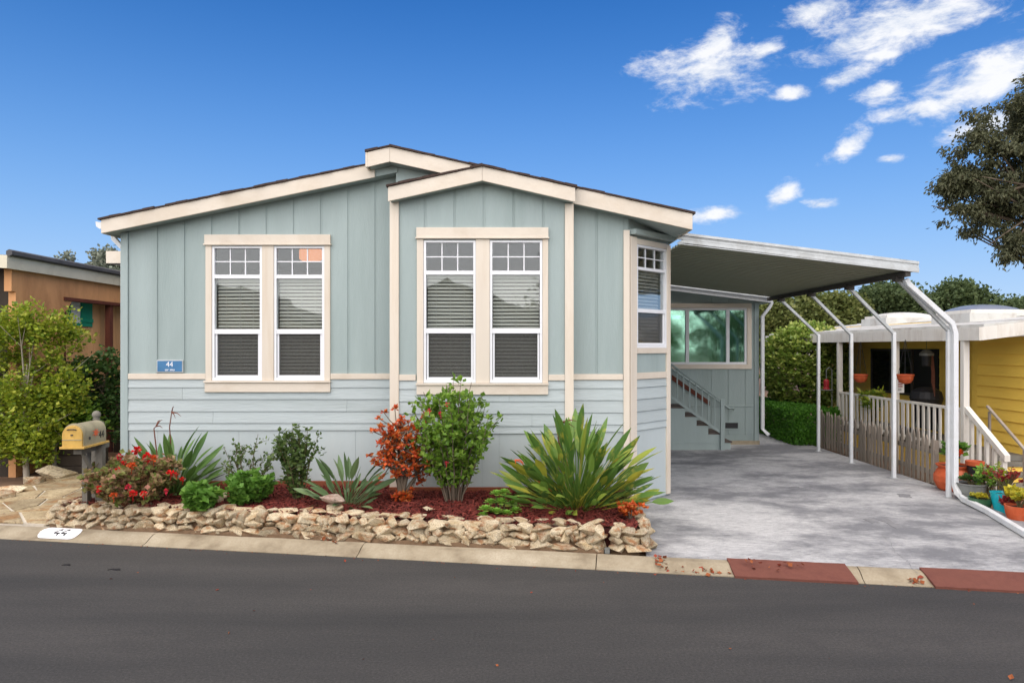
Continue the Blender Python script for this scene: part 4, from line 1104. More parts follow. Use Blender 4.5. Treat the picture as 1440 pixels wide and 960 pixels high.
def grow(base, h, w, nst, rnd, r0=.012, lean=.8, splits=3, wob=.12, bottom=.0):
    """branching stems; returns (paths, leaf sites)"""
    paths = []; sites = []
    for i in range(nst):
        a = rnd.uniform(0, 6.283); rr = math.sqrt(rnd.random())*w/2
        tip = Vector((base[0]+math.cos(a)*rr, base[1]+math.sin(a)*rr, base[2]+h*rnd.uniform(.72, 1.0)*(1-.25*(rr/(w/2+1e-6))**2)))
        st_ = Vector((base[0]+math.cos(a)*rr*.18, base[1]+math.sin(a)*rr*.18, base[2]-.03))
        pts = []
        for k in range(7):
            f = k/6; q = st_.lerp(tip, f); q.x = st_.x+(tip.x-st_.x)*f**lean+rnd.uniform(-1, 1)*wob*w*.12*(f > 0); q.y = st_.y+(tip.y-st_.y)*f**lean+rnd.uniform(-1, 1)*wob*w*.12*(f > 0)
            pts.append(q)
        paths.append((pts, [r0*(1-.7*k/6) for k in range(7)]))
        for k in range(1, 7):
            for _ in range(splits):
                f = rnd.random(); q = pts[k-1].lerp(pts[k], f)
                if (q.z-base[2])/h > bottom: sites.append((q, (pts[k]-pts[k-1]).normalized()))
        for _ in range(splits):
            k = rnd.randint(2, 5); q = pts[k]
            d = Vector((rnd.gauss(0, 1), rnd.gauss(0, 1), .9)).normalized(); e = q+d*h*rnd.uniform(.1, .22)
            paths.append(([q, q.lerp(e, .5)+Vector((0, 0, .01)), e], [r0*.45, r0*.35, r0*.2]))
            for f in (.35, .5, .65, .8, .95, 1.0):
                qq = q.lerp(e, f)
                if (qq.z-base[2])/h > bottom: sites.append((qq, d))
    return paths, sites
def shrub(name, label, base, h, w, nst, leaf, per, mat, rnd, stem='stem', r0=.012, aspect=.42, flowers=None, splits=3, lean=.8, bottom=.08, up=.3, cat='shrub', group=None, spread=1.0):
    t = thing(name, label, cat, tuple(base), group)
    paths, sites = grow(base, h, w, nst, rnd, r0, lean, splits, .12, bottom)
    m = MB()
    for (p, r) in paths: m.tube(p, r, 5, cap=False)
    m.build('stems', stem, t, smooth=True, recalc=False)
    lv = MB(); pts = []
    for (q, d) in sites:
        for _ in range(per):
            pts.append((q+Vector((rnd.gauss(0, .3), rnd.gauss(0, .3), rnd.gauss(0, .25)))*leaf*spread, d*.3+Vector((rnd.gauss(0, .6), rnd.gauss(0, .6), rnd.gauss(0, .4)))))
    leaf_cloud(lv, pts, leaf, rnd, up, aspect)
    o = lv.build('foliage', mat, t, recalc=False); o['kind'] = 'stuff'
    if flowers:
        for (px, py, dy, sz, fm) in flowers:
            Y = base[1]+dy; c = P(px, py, Y); f = MB(); sz *= .82
            k = max(5, int(sz*260))
            for _ in range(k*3):
                d = Vector((rnd.gauss(0, 1), rnd.gauss(0, 1)-.4, rnd.gauss(0, .8)+.3)).normalized()
                leaf_cloud(f, [(c+d*sz*.45, d)], sz*.6, rnd, .1, .5)
            f.tube([c-Vector((0, 0, sz*1.6)), c], [.003, .004], 4, cap=False)
            f.build('flower', fm, t, recalc=False)
    return t

def strelitzia_leaf(seed, length, width, pet, droop):
    """petiole and folded lance-shaped blade along +X, bending down"""
    rnd = random.Random(seed); m = MB(); n = 8; pts = []
    for k in range(n+1):
        f = k/n; x = length*f; z = -droop*length*f*f
        pts.append(Vector((x, 0, z)))
    pr = [(pet+(1-pet)*q, w_) for q, w_ in ((0, .08), (.12, .5), (.3, .92), (.5, 1.0), (.7, .8), (.87, .42), (1.0, .02))]
    tw = rnd.uniform(-.5, .5)
    # petiole
    pp = [Vector((length*f, 0, -droop*length*f*f)) for f in (0, pet*.5, pet+.05)]
    m.tube(pp, [.011, .008, .006], 4, cap=False)
    rows = []
    for (f, w) in pr:
        c = Vector((length*f, 0, -droop*length*f*f)); a = tw*(f-pet); ww = width/2*w
        s = Vector((0, math.cos(a), math.sin(a))); u = Vector((0, -math.sin(a), math.cos(a)))
        rows.append((c+s*ww+u*ww*.28, c, c-s*ww+u*ww*.28))
    vs = [p for r_ in rows for p in r_]; fs = []
    for i in range(len(rows)-1):
        a = 3*i; fs += [(a, a+1, a+4, a+3), (a+1, a+2, a+5, a+4)]
    m.add(vs, fs)
    return m
SL = {}
def strel_meshes(key, mat, wd, p0, p1):
    SL[key] = []
    for i in range(7):
        m = strelitzia_leaf(i, 1.0, wd*random.uniform(.85, 1.15), random.uniform(p0, p1), random.uniform(.0, .3))
        me, _ = m.mesh('leaf', mat, Vector((0, 0, 0)), smooth=False, recalc=False)
        SL[key].append(me)
strel_meshes('green', 'leaf_strelitzia', .094, .54, .66); strel_meshes('plain', 'leaf_strelitzia_plain', .10, .48, .6); strel_meshes('grey', 'leaf_strelitzia_grey', .125, .44, .56)
def strelitzia(label, base, n, Lh, maxlean, key, rnd, basew, flowers=(), cat='plant'):
    t = thing('bird_of_paradise', label, cat, tuple(base), None)
    for i in range(n):
        f = (i+.5)/n
        lean = R(maxlean)*math.sqrt(f)*rnd.uniform(.8, 1.1); az = i*2.39996+rnd.uniform(-.4, .4)
        d = Vector((math.sin(lean)*math.cos(az), math.sin(lean)*math.sin(az), math.cos(lean)))
        o = bpy.data.objects.new('leaf', rnd.choice(SL[key])); scene.collection.objects.link(o); o.parent = t
        o.location = (math.cos(az)*basew*f*rnd.uniform(.4, 1), math.sin(az)*basew*.7*f*rnd.uniform(.4, 1), -.02)
        ln = Lh*(rnd.uniform(.45, .95) if i % 2 else rnd.uniform(.8, 1.06))*(1-.42*f)
        q = d.to_track_quat('X', 'Z'); o.rotation_mode = 'QUATERNION'
        from mathutils import Quaternion
        o.rotation_quaternion = q @ Quaternion((1, 0, 0), rnd.uniform(-1.3, 1.3))
        o.scale = (ln, ln*rnd.uniform(.8, 1.2), ln)
    for (pth, kind) in flowers:
        m = MB(); pts = [Vector(p) for p in pth]
        m.tube(pts, [.009, .008, .007, .006][:len(pts)] if len(pts) <= 4 else [.008]*len(pts), 5)
        tip = pts[-1]; dr = (pts[-1]-pts[-2]).normalized()
        for k in range(3):
            e = tip+Vector((rnd.uniform(-.05, .2), rnd.uniform(-.05, .05), rnd.uniform(-.1, .08))); m.tube([tip, tip.lerp(e, .6)+Vector((0, 0, .02)), e], [.009, .006, .002], 4)
        m.build('flower_stalk', 'dry_stem' if kind == 'dry' else 'petal_orange', t, recalc=False)
    return t

ZB = 0.30
def bed_pt(px, Y): return (X_(px, Y), Y, ZB)
def plant_bed():
    rnd = random.Random(21)
    # 1 red geranium
    fl = [(193, 633, -.05, .075, 'petal_red'), (207, 643, -.15, .08, 'petal_red'), (169, 642, -.1, .05, 'petal_pink'), (174, 651, -.2, .045, 'petal_red'), (185, 655, -.3, .07, 'petal_orange'), (166, 662, -.35, .055, 'petal_red'),
          (147, 681, -.45, .055, 'petal_red'), (139, 687, -.45, .055, 'petal_red'), (240, 665, -.2, .06, 'petal_red'), (248, 667, -.15, .04, 'petal_red'), (257, 674, -.1, .045, 'petal_red'), (187, 694, -.5, .06, 'petal_red'), (202, 694, -.5, .05, 'petal_red'), (216, 645, -.1, .06, 'petal_orange'), (180, 684, -.5, .045, 'petal_pink'), (160, 697, -.5, .055, 'petal_orange'), (234, 690, -.4, .04, 'petal_pink')]
    shrub('geranium', 'sprawling geranium with red flowers and browning leaves at the path corner', bed_pt(190, 8.45), .62, 1.15, 60, .055, 3, 'leaf_geranium_dry', rnd, 'dry_stem', .008, .6, fl, splits=3, lean=.6, bottom=.1, up=.2, cat='plant')
    # 2 strelitzia behind the geranium
    Y = 8.95; b = bed_pt(243, Y)
    strelitzia('bird of paradise plant with dry flower stalks behind the red geranium', b, 130, .92, 80, 'plain', rnd, .22,
        [([(b[0]-.02, Y, .4), (X_(241, Y), Y-.02, Z_(620, Y)), (X_(240, Y), Y-.03, Z_(600, Y)), (X_(243, Y), Y-.03, Z_(579, Y))], 'dry'), ([(b[0]-.1, Y-.1, .4), (X_(224, Y), Y-.1, Z_(618, Y)), (X_(222, Y), Y-.1, Z_(601, Y)), (X_(225, Y), Y-.1, Z_(598, Y))], 'dry')])
    # 3 bright geranium
    shrub('bright_geranium', 'low bright green leafy clump in front of the bird of paradise', bed_pt(281, 8.1), .32, .42, 20, .07, 3, 'leaf_geranium', rnd, 'stem', .006, .7, None, 3, .7, .15, .2, 'plant')
    # 4 twiggy shrub
    shrub('twiggy_shrub', 'sparse twiggy shrub with small leaves against the skirting', bed_pt(343, 9.0), .78, .85, 11, .05, 1, 'leaf_small_green', rnd, 'stem', .009, .36, None, 4, .9, .15, .3)
    # 5 green clump
    shrub('leafy_clump', 'low rounded green clump below the twiggy shrub', bed_pt(350, 8.4), .40, .6, 22, .062, 3, 'leaf_geranium', rnd, 'stem', .006, .55, [(336, 684, -.1, .03, 'petal_pink')], 3, .7, .12, .2, 'plant')
    # 6 taller shrub
    shrub('upright_shrub', 'slender upright shrub with small dark leaves left of a grey green plant', bed_pt(420, 8.6), .98, .60, 15, .058, 2, 'leaf_small_green', rnd, 'stem', .010, .42, None, 4, 1.3, .08, .35)
    # 7 grey strelitzia
    Y = 8.35
    strelitzia('grey green bird of paradise plant with broad leaves beside two rocks', bed_pt(488, Y), 64, .74, 74, 'grey', rnd, .2)
    # 9 campfire succulent: thick trunks with leaf rosettes
    Y = 8.55; b = bed_pt(566, Y); t = thing('orange_succulent', 'orange red succulent shrub with thick grey trunks', 'shrub', b)
    tr = MB(); tips = []
    mains = [((556, 660), (552, 632), (545, 612)), ((563, 662), (560, 625), (558, 600)), ((572, 668), (582, 650), (588, 640)), ((560, 672), (548, 655), (540, 640)), ((578, 680), (586, 668), (592, 655)), ((566, 650), (574, 620), (573, 606))]
    for mpts in mains:
        pts = [Vector(b)+Vector((rnd.uniform(-.05, .05), rnd.uniform(-.05, .05), -.03))]
        dyy = rnd.uniform(-.15, .15)
        for j, (x, y) in enumerate(mpts): pts.append(P(x, y, Y+dyy*(j+1)/3))
        tr.tube(pts, [.035, .026, .018, .012], 7, cap=False)
        for k in range(30):
            q = pts[-1] if k < 6 else pts[rnd.choice((-1, -2, -2))]
            e = q+Vector((rnd.gauss(0, .115), rnd.gauss(0, .13), rnd.gauss(.03, .08)))
            tr.tube([q, (q+e)/2+Vector((0, 0, -.015)), e], [.009, .007, .005], 5, cap=False); tips.append(e)
    tr.build('trunks', 'bark', t, smooth=True, recalc=False)
    lv = MB()
    for e in tips+[Vector(b)+Vector((rnd.uniform(-.12, .12), -.08+rnd.uniform(-.06, .06), rnd.uniform(.02, .12))) for _ in range(14)]:
        pts = []
        for k in range(13):
            d = Vector((rnd.gauss(0, 1), rnd.gauss(0, 1), rnd.gauss(.4, .7))).normalized(); pts.append((e+d*.008, d*2.5))
        leaf_cloud(lv, pts, .052, rnd, .3, .34, fold=.15)
    o = lv.build('foliage', 'leaf_campfire', t, recalc=False); o['kind'] = 'stuff'
    # 10 hibiscus
    fl = [(629, 569.5, -.3, .042, 'petal_pink'), (604, 577, -.25, .036, 'petal_pink'), (620, 582, -.3, .042, 'petal_pink'), (628, 651, -.35, .034, 'petal_pink')]
    shrub('hibiscus', 'tall green hibiscus with a few pink red flowers below the bay window', bed_pt(640, 8.5), 1.56, 1.12, 30, .066, 3, 'leaf_hibiscus', rnd, 'bark', .011, .42, fl, 4, 1.2, .14, .4)
    # 11 aeonium rosettes
    t = thing('aeonium', 'light green succulent rosettes in the mulch behind the stone wall', 'plant', bed_pt(703, 7.9))
    st_ = MB()
    for i, (px, py, dy, rr) in enumerate([(683, 716, -.1, .1), (698, 719, -.12, .09), (712, 722, -.1, .09), (725, 718, 0, .09), (690, 706, .05, .09), (704, 706, 0, .11), (698, 694, .05, .09), (709, 692, .08, .085), (720, 708, .1, .08), (679, 724, -.15, .07)]):
        c = P(px, py, 7.9+dy); lv = MB()
        for k in range(26):
            f = k/26; a = k*2.4; el = R(15+70*(1-f)); d = Vector((math.cos(a)*math.sin(el+.2), math.sin(a)*math.sin(el+.2), math.cos(el+.2)))
            s_ = Vector((-math.sin(a), math.cos(a), 0)); l = rr*(.55+.5*(1-f)); w = l*.32
            p0 = c; p2 = c+d*l; p1 = c+d*l*.7
            lv.add([p0, p1+s_*w, p2, p1-s_*w, p1-Vector((0, 0, .006))], [(0, 4, 1), (1, 4, 2), (2, 4, 3), (3, 4, 0)])
        lv.build('rosette', 'leaf_aeonium', t, recalc=False)
        st_.tube([Vector((c.x, c.y, ZB-.02)), c], [.014, .01], 5, cap=False)
    st_.build('stems', 'stem', t, recalc=False)['kind'] = 'stuff'
    # 12 large strelitzia
    Y = 8.3; b = bed_pt(811, Y)
    strelitzia('large bird of paradise clump with some yellowed leaves by the driveway corner', b, 298, 1.22, 76, 'green', rnd, .42,
        [([(b[0]-.3, Y-.1, .5), (X_(745, Y), Y-.3, Z_(660, Y)), (X_(733, Y), Y-.35, Z_(643, Y)), (X_(724, Y), Y-.35, Z_(640, Y))], 'orange'),
         ([(b[0]-.05, Y-.1, .6), (X_(785, Y), Y-.1, Z_(620, Y)), (X_(783, Y), Y-.1, Z_(600, Y)), (X_(788, Y), Y-.1, Z_(592, Y))], 'dry')])
    # 13 small orange succulent
    t = thing('small_orange_succulent', 'small orange succulent at the driveway end of the stone wall', 'plant', bed_pt(886, 7.65))
    lv = MB()
    for i in range(46):
        c = Vector(bed_pt(886, 7.65))+Vector((rnd.gauss(0, .06), rnd.gauss(0, .06), rnd.uniform(.05, .16)))
        leaf_cloud(lv, [(c, Vector((rnd.gauss(0, 1), rnd.gauss(0, 1), .6))*2) for _ in range(9)], .05, rnd, .3, .32)
    o = lv.build('foliage', 'leaf_campfire', t, recalc=False); o['kind'] = 'stuff'
    s_ = MB(); 
    for i in range(7): s_.tube([Vector(bed_pt(886, 7.65))+Vector((0, 0, -.03)), Vector(bed_pt(886, 7.65))+Vector((rnd.gauss(0, .05), rnd.gauss(0, .05), .12))], [.01, .006], 5)
    s_.build('stems', 'bark', t, recalc=False)['kind'] = 'stuff'
plant_bed()

# ================================================================== mailbox
def mailbox():
    Yf = 8.0; c = P(102, 631, Yf)                      # bottom middle of the front face
    ang = R(3)                                        # box axis turned a little to the right
    t = thing('mailbox', 'weathered tan mailbox with golden door on a grey post with a ball finial', 'mailbox', (c.x+.2, c.y+.6, 0.08))
    M = Matrix.Translation(c) @ Matrix.Rotation(ang, 4, 'Z')
    w, hs, ln = .115, .16, .50
    arc = [(w*math.cos(a), hs+w*math.sin(a)) for a in [math.pi*k/14 for k in range(15)]]
    poly = [(-w, .025), (w, .025)]+arc
    MB(M).prism_y(poly, .012, ln).build('body', 'mailbox_metal', t)
    # front rim band and door
    k = 1.035; rim = [(x*k, .02+(z-.02)*k) for x, z in poly]
    MB(M).prism_y(rim, .03, .055).build('rim', 'mailbox_metal', t)
    d = MB(M).prism_y([(x*.95, .03+(z-.03)*.955) for x, z in poly], -.012, .02).build('door', 'mailbox_door', t, bevel=.004)
    MB(M).box(-w*.93, w*.93, -.017, -.0125, .098, .106).build('crease', 'mailbox_metal', d)
    MB(M).tube([(-.05, -.016, .215), (-.03, -.03, .222), (.03, -.03, .222), (.05, -.016, .215)], .007, 6).build('pull', 'dark_beam', d)
    MB(M).box(-.012, .012, -.022, -.0125, .15, .165).build('knob', 'dark_beam', d)
    MB(M).box(-w-.02, w+.02, -.02, ln+.04, 0.0, .025).build('base_board', 'mailbox_door', t, bevel=.003)
    # printed orange leaf and the number on the right side
    lf = MB(M)
    x = w+.0035
    star = []
    for i in range(14):
        a = 2*math.pi*i/14; r_ = (.062 if i % 2 == 0 else .028)*(1.25 if i in (0, 6, 8) else 1)
        star.append((x, .27+r_*math.cos(a)*1.1, .152+r_*math.sin(a)*.9))
    lf.add(star+[(x+.001, .27, .152)], [(i, (i+1) % 14, 14) for i in range(14)])
    lf.build('leaf_decal', 'orange_paint', t, recalc=False)
    Mt = M @ Matrix(((0, 0, 1, x), (1, 0, 0, .39), (0, 1, 0, .115), (0, 0, 0, 1)))
    text_mesh('44', .115, Mt, 'black_paint', t, 'number', .001)
    MB(M).box(w+.001, w+.007, .12, .15, .09, .12).build('flag_pivot', 'dark_beam', t)
    # support: arm, brace, two posts, finial
    g = 'grey_wood'
    MB(M).box(-.045, .045, .10, ln+.22, -.075, -.002).build('arm', g, t)
    MB(M).box(.03, .11, .42, .50, -c.z+.07, -.002).build('post', g, t)
    MB(M).box(-.09, -.03, .36, .45, -c.z+.07, -.002).build('post', g, t)
    MB(M).box(-.135, -.035, ln+.12, ln+.22, -c.z+.07, .20).build('post', g, t)
    fin = M @ Vector((-.085, ln+.17, .20))
    MB().lathe([(.06, 0), (.085, .0), (.088, .02), (.07, .035), (.035, .05), (.032, .065), (.045, .07), (.032, .078), (.03, .085), (.045, .1), (.05, .122), (.044, .145), (.025, .165), (.0, .172)], (fin.x, fin.y, fin.z), 18).build('finial', 'grey_wood', t, smooth=True)
    MB(M).hexa([(.0, .16, -.08), (.04, .16, -.08), (.04, .2, -.08), (.0, .2, -.08), (.0, .4, -.36), (.04, .4, -.36), (.04, .44, -.36), (.0, .44, -.36)]).build('brace', g, t)
mailbox()

# ================================================================== trees, bushes, hedges
def blob_points(rnd, c, r, n, shell=.55):
    out = []
    while len(out) < n:
        d = Vector((rnd.gauss(0, 1), rnd.gauss(0, 1), rnd.gauss(0, 1))).normalized()
        k = shell+(1-shell)*rnd.random()
        out.append((Vector((c[0]+d.x*r[0]*k, c[1]+d.y*r[1]*k, c[2]+d.z*r[2]*k)), d))
    return out
def tree(name, label, base, crowns, nclump, per, leaf, mat, rnd, clump=.35, trunk=.2, bark='bark', branches=True, cat='tree', group=None, droop=0.0, aspect=.45, shell=.35, limbs=10, gaps=0.0, cut=-.06):
    """tapered trunk, limbs to the clumps, crown of separate leaf faces gathered in clumps; crowns = [(centre, radii, weight)]"""
    t = thing(name, label, cat, tuple(base), group)
    lv = MB(); tr = MB(); cl = []
    tot = sum(c[2] for c in crowns)
    for (c, r, w) in crowns:
        for (p, d) in blob_points(rnd, c, r, int(nclump*w/tot), shell):
            if gaps and mnoise.noise(p*gaps) < cut: continue
            cl.append((p, d))
    c0 = Vector(crowns[0][0]); b0 = Vector(base)
    if branches:
        top = Vector((c0.x, c0.y, c0.z+crowns[0][1][2]*.35)); mid = b0.lerp(top, .5)+Vector((rnd.uniform(-.1, .1), rnd.uniform(-.1, .1), 0))*(top-b0).length*.4
        spine = [b0-Vector((0, 0, .08)), b0.lerp(mid, .5), mid, mid.lerp(top, .5), top]
        tr.tube(spine, [trunk, trunk*.8, trunk*.62, trunk*.42, trunk*.15], 8, cap=False)
        for i in range(limbs):
            if not cl: break
            p, d = rnd.choice(cl); q = spine[rnd.choice((1, 2, 2, 3))]
            m_ = q.lerp(p, .5)+Vector((0, 0, (p-q).length*.1))
            tr.tube([q, m_, p], [trunk*.38, trunk*.22, trunk*.06], 5, cap=False)
            for _ in range(2):
                p2 = p+Vector((rnd.gauss(0, 1), rnd.gauss(0, 1), rnd.gauss(0, .6)))*clump*1.6
                tr.tube([m_, m_.lerp(p2, .6), p2], [trunk*.16, trunk*.1, trunk*.03], 4, cap=False)
        tr.build('trunk', bark, t, smooth=True, recalc=False)
    pts = []
    for (p, d) in cl:
        for _ in range(per):
            o = Vector((rnd.gauss(0, 1), rnd.gauss(0, 1), rnd.gauss(0, .7)))*clump*.6
            pts.append((p+o, d*.6+Vector((rnd.gauss(0, .5), rnd.gauss(0, .5), -droop))))
    leaf_cloud(lv, pts, leaf, rnd, .15-droop, aspect)
    o = lv.build('crown', mat, t, recalc=False); o['kind'] = 'stuff'
    return t

def vegetation():
    rnd = random.Random(11)
    # globe bush and hedge at the end of the driveway
    Y = 17.2; c = P(1131, 516, Y)
    g = tree('globe_bush', 'large rounded green bush behind the clipped hedge', (c.x, c.y, .05), [((c.x, c.y, c.z), (.98, .95, 1.02), 1.0), ((c.x+.25, c.y, c.z+.3), (.7, .7, .75), .2)], 1900, 7, .11, 'leaf_globe', rnd, .075, .07, cat='bush', shell=.88, limbs=14, aspect=.36)
    h = thing('clipped_hedge', 'low clipped dark green hedge along the driveway end', 'hedge', (6.45, 16.4, .05))
    lv = MB(); st_ = MB(); pts = []
    for i in range(13000):
        f = rnd.random(); x = rnd.uniform(5.98, 6.95); y = rnd.uniform(15.05, 18.4); z = rnd.uniform(.06, .80)
        k = rnd.random()
        if k < .38: z = .80+rnd.uniform(-.05, .03)
        elif k < .72: x = 5.98+rnd.uniform(-.03, .06)
        elif k < .92: y = 15.05+rnd.uniform(-.03, .06)
        z += .035*mnoise.noise(Vector((x*3, y*3, 1))); x += .04*mnoise.noise(Vector((y*3, z*3, 5)))
        pts.append((Vector((x, y, z)), Vector((0, 0, .6))))
    leaf_cloud(lv, pts, .062, rnd, .4, .4); lv.build('foliage', 'leaf_hedge', h, recalc=False)['kind'] = 'stuff'
    for i in range(24): 
        x, y = rnd.uniform(6.1, 6.8), 15.2+i*.13; st_.tube([(x, y, .02), (x+rnd.uniform(-.1, .1), y, .4), (x+rnd.uniform(-.2, .2), y, .7)], [.02, .015, .008], 5, cap=False)
    st_.build('stems', 'bark', h, recalc=False)['kind'] = 'stuff'
    # tall grey eucalyptus at the right
    Y = 26.0
    def E(px, py, rx, rz, w): q = P(px, py, Y); return ((q.x, q.y+rnd.uniform(-.6, .6), q.z), (rx*Y/F, rx*Y/F, rz*Y/F), w)
    tree('eucalyptus', 'tall dark grey green eucalyptus with hanging outer twigs', (X_(1590, Y), Y+.5, .04),
         [E(1440, 205, 85, 80, 1.3), E(1372, 215, 42, 45, .5), E(1350, 255, 28, 22, .25), E(1400, 290, 65, 40, .6), E(1410, 345, 32, 28, .22), E(1475, 300, 60, 60, .6), E(1420, 145, 45, 32, .45), E(1355, 300, 22, 14, .1), E(1480, 140, 60, 50, .6), E(1375, 262, 35, 25, .2)],
         1500, 54, .17, 'leaf_eucalypt', rnd, .25, .3, 'bark', droop=.55, aspect=.22, shell=.15, limbs=40, gaps=1.15, cut=.04)
    # background trees
    def far(name, label, px0, px1, pyt, Y, mat, n=120, per=42, leaf=.26, zbot=1.0, seed=1):
        r2 = random.Random(seed); x0, x1 = X_(px0, Y), X_(px1, Y); zt = Z_(pyt, Y); cx = (x0+x1)/2; w = (x1-x0)/2
        cr = [((cx, Y, zbot+(zt-zbot)*.55), (w*.9, w*.75, (zt-zbot)*.43), 1.0)]
        for i in range(4): cr.append(((cx+r2.uniform(-.65, .65)*w, Y+r2.uniform(-.4, .4)*w, zbot+(zt-zbot)*r2.uniform(.45, .78)), (w*.42, w*.42, (zt-zbot)*.2), .3))
        tree(name, label, (cx, Y, .04), cr, n, per, leaf, mat, r2, w*.19, w*.07, shell=.45, limbs=9, group='trees beyond the homes')
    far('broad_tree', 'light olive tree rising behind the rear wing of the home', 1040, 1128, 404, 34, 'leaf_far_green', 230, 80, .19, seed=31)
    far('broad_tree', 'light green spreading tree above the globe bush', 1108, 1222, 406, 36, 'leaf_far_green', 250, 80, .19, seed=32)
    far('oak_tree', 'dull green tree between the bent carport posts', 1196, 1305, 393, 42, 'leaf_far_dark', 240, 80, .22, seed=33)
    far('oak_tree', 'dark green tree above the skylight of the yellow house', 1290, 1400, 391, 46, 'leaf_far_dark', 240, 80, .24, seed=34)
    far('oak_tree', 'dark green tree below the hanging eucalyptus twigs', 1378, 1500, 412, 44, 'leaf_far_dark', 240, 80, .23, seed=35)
    far('pine_tree', 'hazy grey green pine behind the brown house roof', 108, 190, 344, 40, 'leaf_pine_grey', 190, 70, .2, zbot=1.5, seed=36)
    far('pine_tree', 'small hazy grey tree crown just above the brown house gutter', 42, 124, 352, 46, 'leaf_pine_grey', 170, 70, .22, zbot=1.5, seed=37)
    # thicket left of the mailbox
    Y = 11.3
    def C(px, py, rx, rz, w, Y_=Y, ry=.6): q = P(px, py, Y_); return ((q.x, q.y, q.z), (rx*Y_/F, ry, rz*Y_/F), w)
    tree('lime_bush', 'tall yellow green bush with pale trunks beside the flagstone path', (X_(38, Y), Y, .04),
         [C(38, 545, 48, 95, 1.4), C(42, 455, 26, 35, .4), C(84, 475, 22, 40, .4), C(10, 480, 30, 50, .5), C(20, 620, 40, 35, .5), C(88, 560, 25, 45, .4), C(60, 610, 30, 40, .35), C(-20, 560, 40, 90, .5)],
         640, 34, .064, 'leaf_lime', rnd, .14, .05, 'pale_bark', shell=.3, limbs=12, aspect=.42, cat='bush', gaps=2.2)
    for (xa, ya, xb, yb) in ((40, 664, 38, 590), (78, 656, 74, 612)):
        pass
    Y = 12.6
    tree('dark_bush', 'dark green bush behind the mailbox', (X_(120, Y), Y, .04), [C(118, 540, 30, 42, 1.0, Y), C(150, 545, 22, 60, .8, Y), C(105, 590, 34, 40, .7, Y), C(150, 605, 18, 30, .4, Y)],
         330, 24, .08, 'leaf_dark', rnd, .13, .04, shell=.3, limbs=20, cat='bush', gaps=2.0)
    tree('leafy_bush', 'mid green bush arching over the wooden box near the mailbox', (X_(92, 11.9), 11.9, .04), [C(100, 605, 26, 32, .7, 11.9, .4), C(125, 590, 22, 28, .5, 11.9, .4), C(70, 580, 25, 40, .6, 11.9, .4)],
         230, 22, .075, 'leaf_hibiscus', rnd, .12, .04, shell=.3, limbs=14, cat='bush', gaps=2.0)
vegetation()

